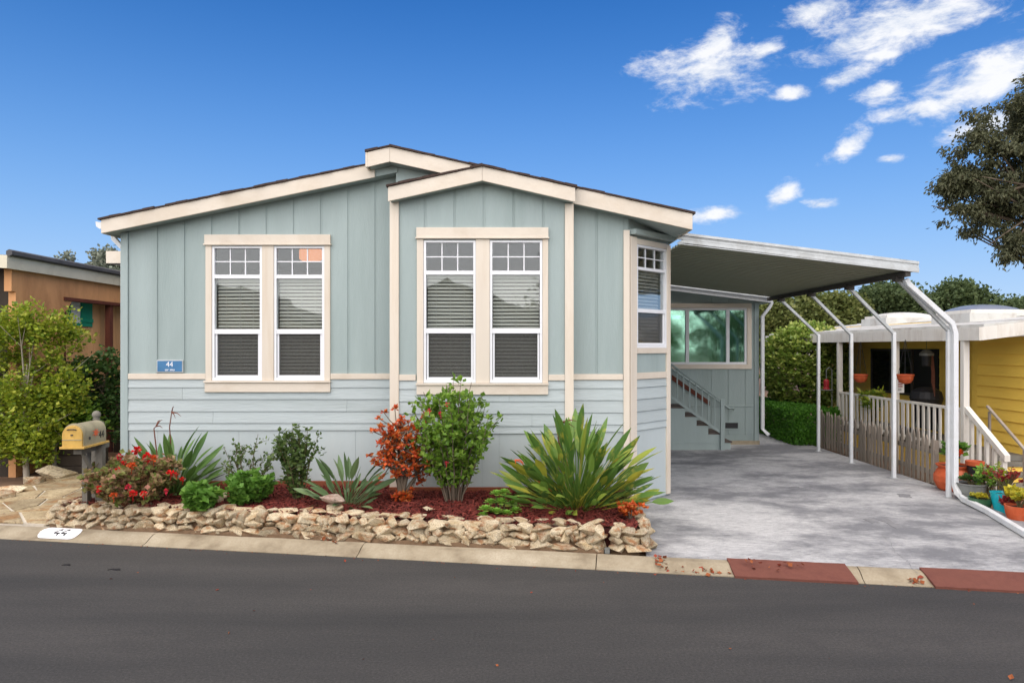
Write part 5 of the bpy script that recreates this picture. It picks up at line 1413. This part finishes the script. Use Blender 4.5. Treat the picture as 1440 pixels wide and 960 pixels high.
# ================================================================== brown neighbour house on the left
def brown_house():
    X0 = -8.0; Yc = X0/((9-720)/F)
    h = thing('brown_house', 'brown stucco neighbouring house with cream fascia and tan board siding', 'house', (-10, 15, .05))
    YE = 24.0; zt = 3.62
    MB().prism_y([(X0+.02, zt-.2), (X0+.02, zt), (-14, zt+.3), (-14, zt+.1)], Yc+.03, YE).build('roof', 'tar_roof', h)
    MB().box(X0, X0+.03, Yc, YE, zt-.215, zt-.01).build('fascia', 'neigh_fascia', h)
    MB().prism_y([(X0+.03, zt-.215), (X0+.03, zt-.01), (-14, zt+.29), (-14, zt+.08)], Yc-.03, Yc+.0).build('fascia', 'neigh_fascia', h)
    MB().tube([(X0+.055, Yc-.02, zt+.03), (X0+.055, YE, zt+.03)], .055, 6).build('gutter', 'tar_roof', h)
    xw = X0-.06
    # stucco wall with two openings: header + piers
    MB().box(xw-.12, xw, Yc+.2, YE, 3.06, zt-.12).build('wall', 'brown_wall', h)
    MB().box(xw-.12, xw, 11.55, 12.78, .03, 3.06).build('wall', 'brown_wall', h)
    MB().hexa([(xw-.12, 12.78, 2.75), (xw, 12.78, 2.75), (xw, 12.785, 2.75), (xw-.12, 12.785, 2.75), (xw-.12, 12.78, 3.06), (xw, 12.78, 3.06), (xw, 13.1, 3.06), (xw-.12, 13.1, 3.06)]).build('wall', 'brown_wall', h)
    MB().box(xw-.14, xw+.02, 12.78, YE, 3.0, 3.06).build('beam', 'red_beam', h)
    for yy in (14.35, 17.5): MB().box(xw-.12, xw-.02, yy-.055, yy+.055, .03, 3.0).build('post', 'red_beam', h)
    MB().box(xw-.11, xw-.03, 12.8, 12.9, .03, 3.0).build('post', 'red_beam', h)
    # recessed board wall
    xi = -8.36; y = 12.2; i = 0; brd = MB()
    while y < 22:
        MB().box(xi-.04, xi, y+.006, y+.2-.006, .95, 3.5).build('wall_board', 'tan_wall', h); y += .2
    MB().box(xi-.06, xi-.03, 12.2, 22, .03, 3.5).build('wall', 'dark_wood', h)
    MB().box(xi, xi+.05, 12.2, 22, .82, .95).build('ledge', 'neigh_fascia', h)
    MB().box(xi-.03, xi-.0, 12.2, 22, .03, .82).build('plinth', 'tan_wall', h)
    MB().box(-13, xw-.14, 11.6, 11.7, .03, 3.4).build('front_wall', 'dark_wood', h)
    yw0, yw1 = -xi/((720-97)/F), -xi/((720-112)/F); ym = -xi/((720-128)/F)
    z0, z1 = Z_(459, 16.0), Z_(428, 16.0)
    f = MB().box(xi, xi+.04, yw0-.05, yw1, z1, z1+.05).box(xi, xi+.04, yw0-.05, yw1, z0-.05, z0).box(xi, xi+.04, yw0-.05, yw0, z0, z1)
    fo = f.build('window', 'teal', h)
    MB().box(xi+.004, xi+.012, yw0, yw1, z0, z1).build('pane', 'white_paint', fo)
    sh = MB().box(xi, xi+.03, yw1+.01, ym, z0-.06, z1+.06).build('shutter', 'teal', h)
    for zz in (z0+.06, z1-.06): MB().box(xi+.03, xi+.05, yw1+.01, ym, zz-.035, zz+.035).build('shutter_rail', 'teal', sh)
    # dark board fence, garden box and blue bin in the gap
    fn = thing('dark_fence', 'dark weathered board fence between the home and the brown house', 'fence', (-7, 14.3, .05))
    x = -8.0
    while x < -5.5:
        MB().box(x, x+.12, 14.28+random.uniform(-.01, .01), 14.31, .04, 1.15+random.uniform(-.03, .03)).build('picket', 'dark_wood', fn); x += .135
    for zz in (.4, .9): MB().box(-8.0, -5.45, 14.312, 14.35, zz, zz+.08).build('rail', 'dark_wood', fn)
    b = thing('wooden_planter', 'low dark grey wooden planter box below the bushes behind the mailbox', 'planter', (-7.1, 11.9, .05))
    a0, a1, Y = X_(80, 11.6), X_(128, 11.6), 11.6
    for i in range(3): MB().box(a0, a1, Y, Y+.03, .06+i*.17, .06+i*.17+.16).build('plank', 'dark_wood', b)
    for i in range(3): MB().box(a1-.03, a1, Y+.032, Y+.5, .06+i*.17, .06+i*.17+.16).build('plank', 'dark_wood', b)
    MB().box(a0-.06, a0, Y-.02, Y+.06, .05, .68).build('post', 'grey_wood', b)
    MB().box(a0, a1-.035, Y+.035, Y+.5, .05, .5).build('earth_fill', 'soil', b)
brown_house()

# ================================================================== yellow neighbour house on the right
def yellow_house():
    h = thing('yellow_house', 'yellow lap sided neighbouring home with white fascia and a railed porch', 'house', (9, 13, .05))
    XE = 6.95; Yc = XE/((1377-720)/F); ze = Z_(461, Yc); zb = Z_(478.5, Yc); sl = .12; YE = 19.5
    XR = 11.2
    zr = lambda x: ze+sl*(x-XE)
    MB().prism_y([(XE+.03, zb+.02), (XE+.03, ze-.004), (XR, zr(XR)), (15.5, zr(XR)-.5), (15.5, zr(XR)-.68), (XR, zb+.3)], Yc+.03, YE).build('roof', 'rolled_roof', h)
    MB().box(XE, XE+.028, Yc, YE, zb, ze+.012).build('fascia', 'rail_white', h)
    MB().prism_y([(XE+.03, zb), (XE+.03, ze+.012), (XR, zr(XR)+.012), (XR, zr(XR)-.17)], Yc, Yc+.028).build('fascia', 'rail_white', h)
    for k, (xa, dz) in enumerate(((XE+.1, .05), (XE+.75, .045), (XE+1.6, .05), (XE+2.5, .045))):     # lapped roof sheets
        MB().prism_y([(xa, zr(xa)+.002), (xa, zr(xa)+dz), (xa+.9, zr(xa+.9)+.03), (xa+.9, zr(xa+.9)+.001)], Yc+.05, YE-.02).build('roof_sheet', 'rolled_roof', h)
    for (px, Yk, w, hd, m) in ((1266, 16.2, .55, .08, 'rolled_roof'), (1380, 12.6, .5, .11, 'dome')):
        cx = X_(px, Yk); zc = zr(cx)
        s = thing('skylight', 'white curbed skylight with low white dome on the yellow house' if m != 'dome' else 'curbed skylight with grey plastic dome on the yellow house', 'skylight', (cx, Yk, zc))
        MB().box(cx-w*1.12, cx+w*1.12, Yk-.55, Yk+.55, zc-.05, zc+.13).build('curb', 'rolled_roof', s)
        MB().box(cx-w*1.02, cx+w*1.02, Yk-.5, Yk+.5, zc+.13, zc+.19).build('flange', 'rail_white', s)
        d = MB(); n = 10; vs = []; fs = []
        for i in range(n+1):
            for j in range(n+1):
                u, v = -1+2*i/n, -1+2*j/n
                vs.append((cx+u*w*.92, Yk+v*.44, zc+.19+hd*((1-abs(u)**2.4)*(1-abs(v)**2.4))**.6))
        for i in range(n):
            for j in range(n): a = i*(n+1)+j; fs.append((a, a+n+1, a+n+2, a+1))
        d.add(vs, fs); d.build('dome', m, s, smooth=True)
    # jutting front wall (near) and porch wall (set back)
    xw = 8.0
    z = .25
    while z < zb+.1:
        zt_ = min(z+.178, zb+.12)
        MB().hexa([(xw-.032, 10.9, z), (xw+.0, 10.9, z), (xw+.0, 12.2, z), (xw-.032, 12.2, z), (xw-.004, 10.9, zt_-.003), (xw, 10.9, zt_-.003), (xw, 12.2, zt_-.003), (xw-.004, 12.2, zt_-.003)]).build('siding_board', 'yellow', h); z += .18
    MB().box(xw, xw+.1, 10.9, 12.3, .04, zb+.1).build('wall', 'yellow', h)
    MB().box(xw+.1, 15, 10.9, 11.0, .04, zb+.15).build('wall', 'yellow', h)
    MB().box(xw+.02, 8.4, 12.3, 12.4, .04, zb+.1).build('wall', 'yellow', h)
    xp = 8.3; z = .5
    wy0, wy1 = xp/((1285-720)/F), xp/((1226-720)/F); wz0, wz1 = 1.15, 2.12          # window and door opening band
    while z < zb+.3:
        zt_ = z+.178
        segs = [(12.4, 19.2)] if (zt_ < .52 or z > wz1-.02) else [(12.4, wy0-.9), (wy1+.05, 19.2)]
        if zt_ < wz0+.02 and z >= .5: segs = [(12.4, wy0-.9), (wy0-.02, 19.2)]
        for (a, b) in segs:
            if b-a < .05: continue
            MB().hexa([(xp-.018, a, z), (xp, a, z), (xp, b, z), (xp-.018, b, z), (xp-.004, a, zt_-.003), (xp, a, zt_-.003), (xp, b, zt_-.003), (xp-.004, b, zt_-.003)]).build('siding_board', 'yellow', h)
        z += .18
    MB().box(xp+.004, xp+.1, 12.4, 19.2, .04, zb+.3).build('wall', 'yellow', h)
    f = MB().box(xp-.03, xp+.002, wy0+.02, wy1, wz1-.05, wz1).box(xp-.03, xp+.002, wy0+.02, wy1, wz0, wz0+.05).box(xp-.03, xp+.002, wy0+.02, wy0+.07, wz0+.05, wz1-.05).box(xp-.03, xp+.002, wy1-.05, wy1, wz0+.05, wz1-.05).box(xp-.03, xp+.002, (wy0+wy1)/2-.03, (wy0+wy1)/2+.03, wz0+.05, wz1-.05)
    fo = f.build('window', 'dark_beam', h)
    MB().box(xp-.012, xp+.0, wy0+.07, (wy0+wy1)/2-.03, wz0+.05, wz1-.05).build('pane', 'glass_dark', fo)
    MB().box(xp-.012, xp+.0, (wy0+wy1)/2+.03, wy1-.05, wz0+.05, wz1-.05).build('pane', 'glass_dark', fo)
    MB().box(xp-.025, xp+.0, wy0-.88, wy0-.03, .52, wz1).build('door', 'black_paint', h)
    # deck, skirt boards, columns
    MB().box(7.06, xp, 11.0, 16.2, .40, .48).build('deck', 'grey_wood', h)
    for i in range(3): MB().box(7.04, 7.06, 11.0, 16.2, .06+i*.115, .06+i*.115+.108).build('skirt_board', 'yellow', h)
    for yy in (11.0, 12.98, 15.2): MB().box(6.96, 7.05, yy-.045, yy+.045, .05, zb-.001).build('column', 'rail_white', h, bevel=.004)
    rail = thing('porch_railing', 'white wooden porch railing with upright boards along the yellow house', 'railing', (7.0, 13, .48))
    zt_ = 1.21
    for (a, b) in ((11.05, 12.93), (13.03, 15.15)):
        MB().box(6.965, 7.045, a, b, zt_-.04, zt_).build('top_rail', 'rail_white', rail); MB().box(6.985, 7.025, a, b, .56, .60).build('bottom_rail', 'rail_white', rail)
        y = a+.06
        while y < b-.04:
            w = random.choice((.026, .026, .03, .045)); MB().box(6.966, 6.984, y-w, y+w, .52, zt_-.041).build('baluster', 'rail_white', rail); y += .158
    # steps towards the street with sloping white rail
    st_ = thing('porch_steps', 'wooden porch steps with a sloping white handrail', 'steps', (7.5, 10.4, .05))
    for i in range(3): 
        MB().box(7.1, 7.98, 10.98-.28*(i+1), 10.98-.28*i-.005, .40-.11*i-.04, .40-.11*i).build('tread', 'grey_wood', st_)
        MB().box(7.12, 7.96, 10.98-.28*(i+1)+.02, 10.98-.28*i-.005, .05, .40-.11*i-.042).build('riser', 'yellow', st_)
    p0, p1 = (11.0, Z_(571, 11.0)), (10.06, Z_(640, 10.06))
    def bar(x0, x1, za, zb_, hh, mat, nm):
        MB().hexa([(x0, p1[0], zb_-hh), (x1, p1[0], zb_-hh), (x1, p0[0]-.05, za-hh), (x0, p0[0]-.05, za-hh), (x0, p1[0], zb_), (x1, p1[0], zb_), (x1, p0[0]-.05, za), (x0, p0[0]-.05, za)]).build(nm, mat, st_)
    bar(6.97, 7.05, p0[1], p1[1], .09, 'rail_white', 'handrail')
    bar(7.30, 7.34, p0[1]+.02, p1[1]+.02, .03, 'fence_wood', 'grab_rail')
    for i in range(5):
        f = (i+.6)/5.2; y = p0[0]-.05+(p1[0]-p0[0]+.05)*f; z = p0[1]+(p1[1]-p0[1])*f
        MB().box(6.99, 7.035, y-.025, y+.025, .05, z-.06).build('baluster', 'rail_white', st_)
    MB().box(6.985, 7.05, p1[0]+.06, p1[0]+.13, .05, p1[1]-.05).build('newel_post', 'rail_white', st_)
    for yy in (10.16, 10.9): MB().box(7.305, 7.335, yy-.015, yy+.015, .05, p1[1]+(yy-p1[0])*(p0[1]-p1[1])/(.95)).build('grab_rail_post', 'fence_wood', st_)

def make_dark_glass():
    m, g, b = newmat('glass_dark'); b.inputs['Base Color'].default_value = (.015, .018, .018, 1); b.inputs['Roughness'].default_value = .08
make_dark_glass()
yellow_house()

# ================================================================== grey picket fence
def picket_fence():
    f = thing('picket_fence', 'weathered grey pointed picket fence along the driveway edge', 'fence', (6.47, 13, .05))
    b = MB(); x = 0; b.prism_z([(0, 0), (.016, 0), (.016, .01), (0, .01)], 0, .01)
    ya = 10.92; i = 0; me = None; rnd = random.Random(8)
    m = MB(); w = .033
    m.add([(-.009, -w, 0), (-.009, w, 0), (-.009, w, .68), (-.009, 0, .76), (-.009, -w, .68), (.009, -w, 0), (.009, w, 0), (.009, w, .68), (.009, 0, .76), (.009, -w, .68)],
          [(0, 1, 2, 3, 4), (9, 8, 7, 6, 5), (0, 5, 6, 1), (1, 6, 7, 2), (2, 7, 8, 3), (3, 8, 9, 4), (4, 9, 5, 0)])
    me, _ = m.mesh('picket', 'fence_wood', Vector((0, 0, 0)))
    y = ya
    while y < 15.0:
        o = bpy.data.objects.new('picket', me); scene.collection.objects.link(o); o.parent = f
        o.location = (6.45-6.47+rnd.uniform(-.006, .006), y-13, rnd.uniform(-.01, .03)); o.rotation_euler = (rnd.gauss(0, .02), rnd.gauss(0, .015), 0); o.scale = (1, rnd.uniform(.85, 1.15), rnd.uniform(.93, 1.06)); y += .122
    for z in (.2, .52): MB().box(6.465, 6.50, ya-.05, 15.05, z, z+.07).build('rail', 'fence_wood', f)
    for yy in (11.0, 13.0, 15.0): MB().box(6.50, 6.58, yy-.04, yy+.04, .03, .72).build('post', 'fence_wood', f)
picket_fence()

# ================================================================== pots and porch things
def pot(name, label, x, y, z, prof, mat, n=24, soil=True, cat='pot', rim=None):
    t = thing(name, label, cat, (x, y, z))
    MB().lathe(prof+[(prof[-1][0]-.018, prof[-1][1]), (prof[-1][0]-.025, prof[-1][1]-.03)], (x, y, z), n).build('body', mat, t, smooth=False)
    MB().lathe([(prof[-1][0]-.022, prof[-1][1]-.035), (prof[-1][0]-.022, prof[-1][1]-.028)], (x, y, z), n).build('soil', 'soil', t)
    return t
def tuft(name, label, base, h, w, n, leaf, mat, rnd, aspect=.35, stem='stem', up=.5, nst=12, cat='plant'):
    t = thing(name, label, cat, tuple(base)); m = MB(); lv = MB(); pts = []
    for i in range(nst):
        a = rnd.uniform(0, 6.28); r = math.sqrt(rnd.random())*w/2; e = Vector(base)+Vector((math.cos(a)*r, math.sin(a)*r, h*rnd.uniform(.5, 1)))
        mid = Vector(base)+Vector((math.cos(a)*r*.4, math.sin(a)*r*.4, h*.4)); m.tube([Vector(base)-Vector((0, 0, .02)), mid, e], [.008, .006, .004], 5, cap=False)
        for _ in range(n): f = rnd.uniform(.35, 1); q = mid.lerp(e, f); pts.append((q, Vector((rnd.gauss(0, 1), rnd.gauss(0, 1), .4))))
    leaf_cloud(lv, pts, leaf, rnd, up, aspect); m.build('stems', stem, t, recalc=False)['kind'] = 'stuff'; lv.build('foliage', mat, t, recalc=False)['kind'] = 'stuff'
    return t
def pots():
    rnd = random.Random(4); G = .046
    # big terracotta jar behind the front post
    x, y = 6.42, 10.35
    pot('terracotta_jar', 'large round terracotta jar behind the front carport post', x, y, G, [(.13, 0), (.2, .06), (.25, .17), (.25, .25), (.21, .33), (.185, .36), (.215, .385), (.225, .41)], 'terracotta')
    tuft('jar_plant', 'leafy green plant with orange flowers in the terracotta jar', (x, y, G+.38), .38, .4, 14, .075, 'leaf_geranium', rnd, .5)
    f = MB(); c = P(1349, 636, 10.2)
    leaf_cloud(f, [(c+Vector((rnd.gauss(0, .02), 0, rnd.gauss(0, .02))), Vector((rnd.gauss(0, 1), -1, rnd.gauss(0, 1)))) for _ in range(22)], .05, rnd); f.build('flower', 'petal_orange', scene.objects['jar_plant'], recalc=False)
    # small terracotta pot in a black stand
    x, y = X_(1371, 10.1), 10.1
    s = thing('pot_stand', 'black wire plant stand behind the zinc tub', 'plant stand', (x, y, G))
    for k in range(3):
        a = k*2.09+.4; MB().tube([(x+.1*math.cos(a), y+.1*math.sin(a), G), (x+.06*math.cos(a), y+.06*math.sin(a), G+.32)], .008, 6).build('leg', 'black_plastic', s)
    MB().lathe([(.07, .31), (.085, .32), (.105, .43), (.1, .435), (.08, .33), (.065, .325)], (x, y, G), 20).build('basket', 'black_plastic', s)
    pot('small_terracotta_pot', 'small terracotta pot held in the black stand', x, y, G+.335, [(.06, 0), (.075, .07), (.095, .1), (.118, .105), (.12, .165)], 'terracotta')
    # zinc tub
    x, y = X_(1366, 9.72), 9.72
    pot('zinc_tub', 'grey zinc tub with dark leafy plant beside the rain pipe', x, y, G, [(.15, 0), (.165, .1), (.185, .24), (.197, .25), (.197, .265)], 'zinc', cat='tub')
    tuft('tub_plant', 'low dark green plant growing in the zinc tub', (x, y, G+.23), .14, .3, 16, .06, 'leaf_dark', rnd, .45)
    # green bowl
    x, y = X_(1379, 9.28), 9.28
    pot('green_bowl', 'green glazed bowl with yellow succulents', x, y, G, [(.08, 0), (.10, .02), (.135, .1), (.14, .14), (.148, .155)], 'green_glaze', cat='bowl')
    tuft('bowl_succulent', 'yellow succulents filling the green bowl', (x, y, G+.13), .07, .22, 18, .04, 'leaf_yellow_succ', rnd, .5, nst=14)
    # turquoise pot
    x, y = X_(1409, 9.1), 9.1
    pot('turquoise_pot', 'turquoise glazed pot with tall red tipped succulent', x, y, G, [(.085, 0), (.095, .06), (.125, .2), (.135, .26)], 'turq_glaze')
    tuft('red_succulent', 'red tipped succulent standing in the turquoise pot', (x+.06, y, G+.24), .36, .5, 13, .05, 'leaf_red_succ', rnd, .35, nst=18)
    tuft('green_succulent', 'yellow green spiky succulent behind the green bowl', (X_(1388, 9.6), 9.6, G), .52, .34, 18, .06, 'leaf_aeonium', rnd, .3, nst=16)
    tuft('pale_succulent', 'pale green spiky succulent behind the turquoise pot', (X_(1402, 9.5), 9.5, G), .56, .3, 18, .06, 'leaf_lime', rnd, .3, nst=14)
    # brown pot with yellow rosettes at the edge
    x, y = X_(1433, 8.62), 8.62
    pot('brown_pot', 'brown clay pot with yellow rosettes beside the pipe end', x, y, G, [(.11, 0), (.14, .1), (.155, .2)], 'terracotta')
    tuft('yellow_rosettes', 'bright yellow succulent rosettes in the brown clay pot', (x, y, G+.18), .2, .34, 20, .07, 'leaf_yellow_succ', rnd, .45, nst=14)
    tuft('dark_red_rosettes', 'dark red succulent beside the turquoise pot', (X_(1420, 8.85), 8.85, G), .3, .26, 16, .055, 'leaf_red_succ', rnd, .45, nst=12)
    # hanging baskets
    for (px, py, Y, lb, tl) in ((1210, 533, 14.2, 'terracotta hanging bowl beside the fern on the yellow porch', None), (1273, 534, 12.55, 'terracotta hanging bowl below the porch fascia near the dark door', None)):
        c = P(px, py, Y); t = thing('hanging_pot', lb, 'hanging pot', (c.x, c.y, c.z))
        MB().lathe([(.03, -.07), (.09, -.05), (.125, .01), (.135, .07), (.145, .075), (.145, .1), (.12, .1), (.12, .07)], (c.x, c.y, c.z), 20).build('bowl', 'terracotta', t)
        for k in range(3):
            a = k*2.09; MB().tube([(c.x+.13*math.cos(a), c.y+.13*math.sin(a), c.z+.09), (c.x, c.y, 2.29)], .004, 4).build('chain', 'black_plastic', t)
    c = P(1227, 540, 14.0); tuft('hanging_fern', 'yellow green fern on the yellow porch next to a hanging bowl', (c.x, c.y, .48), .95, .5, 26, .13, 'leaf_lime', rnd, .22, up=-.1, nst=16)
    # wind chime / ornament on the yellow wall
    c = P(1303, 500, 13.0); t = thing('hanging_ornament', 'dark hanging ornament with trailing purple streamers on the yellow porch', 'ornament', (c.x, c.y, c.z))
    MB().lathe([(.0, .12), (.06, .1), (.12, .04), (.12, .0), (.0, .0)], (c.x, c.y, c.z), 16).build('cap', 'zinc', t)
    MB().lathe([(.05, -.2), (.075, -.18), (.08, 0), (.06, .01)], (c.x, c.y, c.z), 14).build('lantern', 'black_plastic', t)
    for k in range(5): MB().tube([(c.x+.05+.012*k, c.y-.03, c.z), (c.x+.08+.012*k, c.y-.03, c.z-.3), (c.x+.07+.015*k, c.y-.03, c.z-.5-.06*k)], .008, 5).build('streamer', 'dry_stem', t)
    MB().tube([(c.x, c.y, c.z+.12), (c.x, c.y, 2.3)], .004, 4).build('cord', 'black_plastic', t)
    # notice on the porch column
    yy = 12.93; t = thing('notice_sign', 'small white notice with red lines on the porch column', 'sign', (7.03, yy, 1.45))
    z0, z1 = Z_(552, yy), Z_(535, yy); x0 = X_(1260.5, yy)+.01
    MB().box(x0, x0+.125, yy-.012, yy-.003, z0, z1).build('plate', 'white_paint', t)
    for i in range(3): MB().box(x0+.015, x0+.095, yy-.014, yy-.0125, z1-.035-i*.04, z1-.015-i*.04).build('red_line', 'red_paint', t)
    for i in range(2): MB().box(x0+.015, x0+.075, yy-.014, yy-.0125, z1-.15-i*.03, z1-.14-i*.03).build('black_line', 'black_paint', t)
    # red feeder on a hook pole by the globe bush
    c = P(1162, 540, 15.15); t = thing('bird_feeder', 'red lantern shaped bird feeder on a thin pole in front of the globe bush', 'bird feeder', (c.x, c.y, .05))
    MB().lathe([(.0, .11), (.04, .095), (.058, .07), (.054, -.07), (.066, -.085), (.066, -.11), (.0, -.11)], (c.x, c.y, c.z), 14).build('lantern', 'red_paint', t)
    MB().tube([(c.x+.12, c.y, .04), (c.x+.12, c.y, c.z+.3), (c.x+.06, c.y, c.z+.36), (c.x, c.y, c.z+.3), (c.x, c.y, c.z+.1)], .008, 6).build('hook_pole', 'zinc', t)
    MB().lathe([(.13, -.13), (.14, -.115), (.0, -.109)], (c.x, c.y, c.z), 16).build('tray', 'zinc', t)
    # black kettle grill on the porch
    c = (7.75, 13.3, .48); t = thing('kettle_grill', 'black kettle grill standing on the yellow porch behind the railing', 'grill', c)
    MB().lathe([(.0, .5), (.15, .53), (.25, .62), (.28, .72)], c, 20).build('bowl', 'black_plastic', t); MB().lathe([(.285, .725), (.25, .85), (.14, .92), (.03, .94), (.0, .94)], c, 20).build('lid', 'black_plastic', t)
    for k in range(3): a = k*2.09; MB().tube([(c[0]+.12*math.cos(a), c[1]+.12*math.sin(a), c[2]+.54), (c[0]+.25*math.cos(a), c[1]+.25*math.sin(a), c[2])], .012, 6).build('leg', 'zinc', t)
pots()

# ================================================================== litter on the road edge
def litter():
    rnd = random.Random(9); m = MB()
    def drop(px, n, sp, t0, t1, zf):
        for _ in range(n):
            s = s_at(px, 7)+rnd.gauss(0, sp); t = rnd.uniform(t0, t1); p = kerb_point(s, t) if t > T_EDGE else Vector((*L(s, t), 0))
            p.z += zf+rnd.uniform(.004, .02); leaf_cloud(m, [(p, Vector((rnd.gauss(0, 1), rnd.gauss(0, 1), 0)))], rnd.uniform(.03, .055), rnd, 0, .45)
    drop(930, 18, .04, 7.05, 7.2, 0); drop(940, 9, .08, 6.96, 7.08, 0); drop(984, 22, .11, 6.95, 7.03, 0); drop(1060, 12, .2, 7.0, 7.12, .045); drop(1112, 7, .1, 7.0, 7.12, .045); drop(1288, 14, .04, 6.96, 7.04, 0)
    drop(457, 10, .05, 7.12, 7.2, 0)
    for _ in range(170):
        s, t = rnd.uniform(-8, 6), T_EDGE-abs(rnd.gauss(0, .05))-.005; p = Vector((*L(s, t), .003)); leaf_cloud(m, [(p, Vector((rnd.gauss(0, 1), rnd.gauss(0, 1), 0)))], rnd.uniform(.008, .028), rnd, 0, .4)
    for _ in range(26):
        s, t = rnd.uniform(-5, 5), rnd.uniform(4.4, 6.9); p = Vector((*L(s, t), .006)); leaf_cloud(m, [(p, Vector((rnd.gauss(0, 1), rnd.gauss(0, 1), 0)))], rnd.uniform(.015, .04), rnd, 0, .4)
    tag(m.build('fallen_leaves', 'dead_leaf', recalc=False), 'scattered dry brown leaves along the kerb and road', 'leaves', kind='stuff')
    # oil stains on the concrete, tar drips on the road
    def spot(name, mat, poly, z, parent, seed):
        r = random.Random(seed); n = len(poly); out = []
        for i in range(n):
            a, b = Vector(poly[i]), Vector(poly[(i+1) % n])
            for k in range(5): q = a.lerp(b, k/5); out.append((q.x+r.uniform(-.02, .02), q.y+r.uniform(-.02, .02)))
        o = MB().prism_z(out, z-.004, z).build(name, mat, parent)
    def gp(px, py, z=.083): Y = (H-z)/((py-HZ)/F); return (X_(px, Y), Y)
    dr = scene.objects['driveway']
    spot('oil_stain', 'oil_stain', [gp(1237, 731), gp(1246, 729), gp(1271, 741), gp(1262, 743)], .087, dr, 1)
    spot('oil_stain', 'oil_stain', [gp(1213, 730), gp(1222, 728), gp(1236, 733), gp(1226, 735)], .0868, dr, 2)
    spot('oil_stain', 'oil_stain', [gp(1262, 694), gp(1278, 695), gp(1281, 699), gp(1266, 699)], .0872, dr, 3)
    spot('oil_stain', 'oil_stain', [gp(1108, 684), gp(1124, 684), gp(1124, 688), gp(1110, 688)], .0866, dr, 4)
    pts = [gp(1241, 752), gp(1252, 763), gp(1258, 776), gp(1274, 787), gp(1284, 801), gp(1296, 810)]
    cr = MB(); rr = random.Random(3); fine_ = []
    for a, b in zip(pts, pts[1:]):
        for k in range(6): q = Vector(a).lerp(Vector(b), k/6); fine_.append((q.x+rr.uniform(-.012, .012), q.y+rr.uniform(-.012, .012)))
    for a, b in zip(fine_, fine_[1:]):
        w = rr.uniform(.0012, .003); cr.add([(a[0]-w, a[1], .0853), (a[0]+w, a[1], .0853), (b[0]+w, b[1], .0853), (b[0]-w, b[1], .0853)], [(0, 1, 2, 3)])
    cr.build('crack', 'oil_stain', dr)
    rd = scene.objects['road']
    spot('tar_drip', 'black_paint', [gp(150, 801, 0), gp(168, 799, 0), gp(169, 801, 0)], .004, rd, 5)
    spot('tar_drip', 'black_paint', [gp(88, 794, 0), gp(98, 793, 0), gp(97, 795, 0)], .0042, rd, 6)
pm('oil_stain', (126,126,127), 0.8, 0.2, 12.0, 0.2, 60)
litter()

# ================================================================== across the street (seen mirrored in the windows)
def across():
    rnd = random.Random(77)
    def gable(x, y, w, label, wall):
        t = thing('opposite_house', label, 'house', (x, y, .05))
        MB().prism_y([(x-w/2, .05), (x+w/2, .05), (x+w/2, 3.1), (x, 4.4), (x-w/2, 3.1)], y-9, y).build('wall', wall, t)
        for sg in (-1, 1):
            MB().prism_y([(x, 4.45), (x, 4.62), (x+sg*(w/2+.5), 3.06), (x+sg*(w/2+.5), 2.9)], y-9.2, y+.4).build('roof', 'tar_roof', t)
        for k in (-1, 1):
            fo = MB().box(x+k*w*.25-.75, x+k*w*.25+.75, y, y+.04, 1.2, 2.6).build('window', 'vinyl', t)
            MB().box(x+k*w*.25-.68, x+k*w*.25+.68, y+.04, y+.05, 1.27, 2.53).build('pane', 'glass_dark', fo)
        MB().box(x-.5, x+.5, y, y+.05, .3, 2.4).build('door', 'redwood', t)
    gable(-2.3, -7.5, 7.5, 'pale gabled house across the street mirrored in the bay window', 'neigh_fascia')
    gable(-11.5, -6.5, 7.5, 'tan gabled house across the street mirrored in the left windows', 'tan_wall')
    for i, (x, y, r, hh, m, lb) in enumerate(((6.5, -6.5, 2.2, 5.2, 'leaf_hibiscus', 'bright green tree across the street mirrored in the rear window'), (11.5, -7.5, 2.8, 6.0, 'leaf_far_green', 'olive green tree across the street beside the bright one'), (4.0, -14, 3.5, 8.0, 'leaf_far_dark', 'dark broad tree behind the houses across the street'), (16.5, -9, 3.0, 6.5, 'leaf_hibiscus', 'green tree at the far end across the street'))):
        tree('street_tree', lb, (x, y, .05), [((x, y, hh*.58), (r, r, hh*.4), 1.0), ((x+.6, y, hh*.4), (r*.8, r*.8, hh*.3), .5)], 130, 40, .2, m, rnd, r*.2, .16, shell=.4, limbs=8)
across()
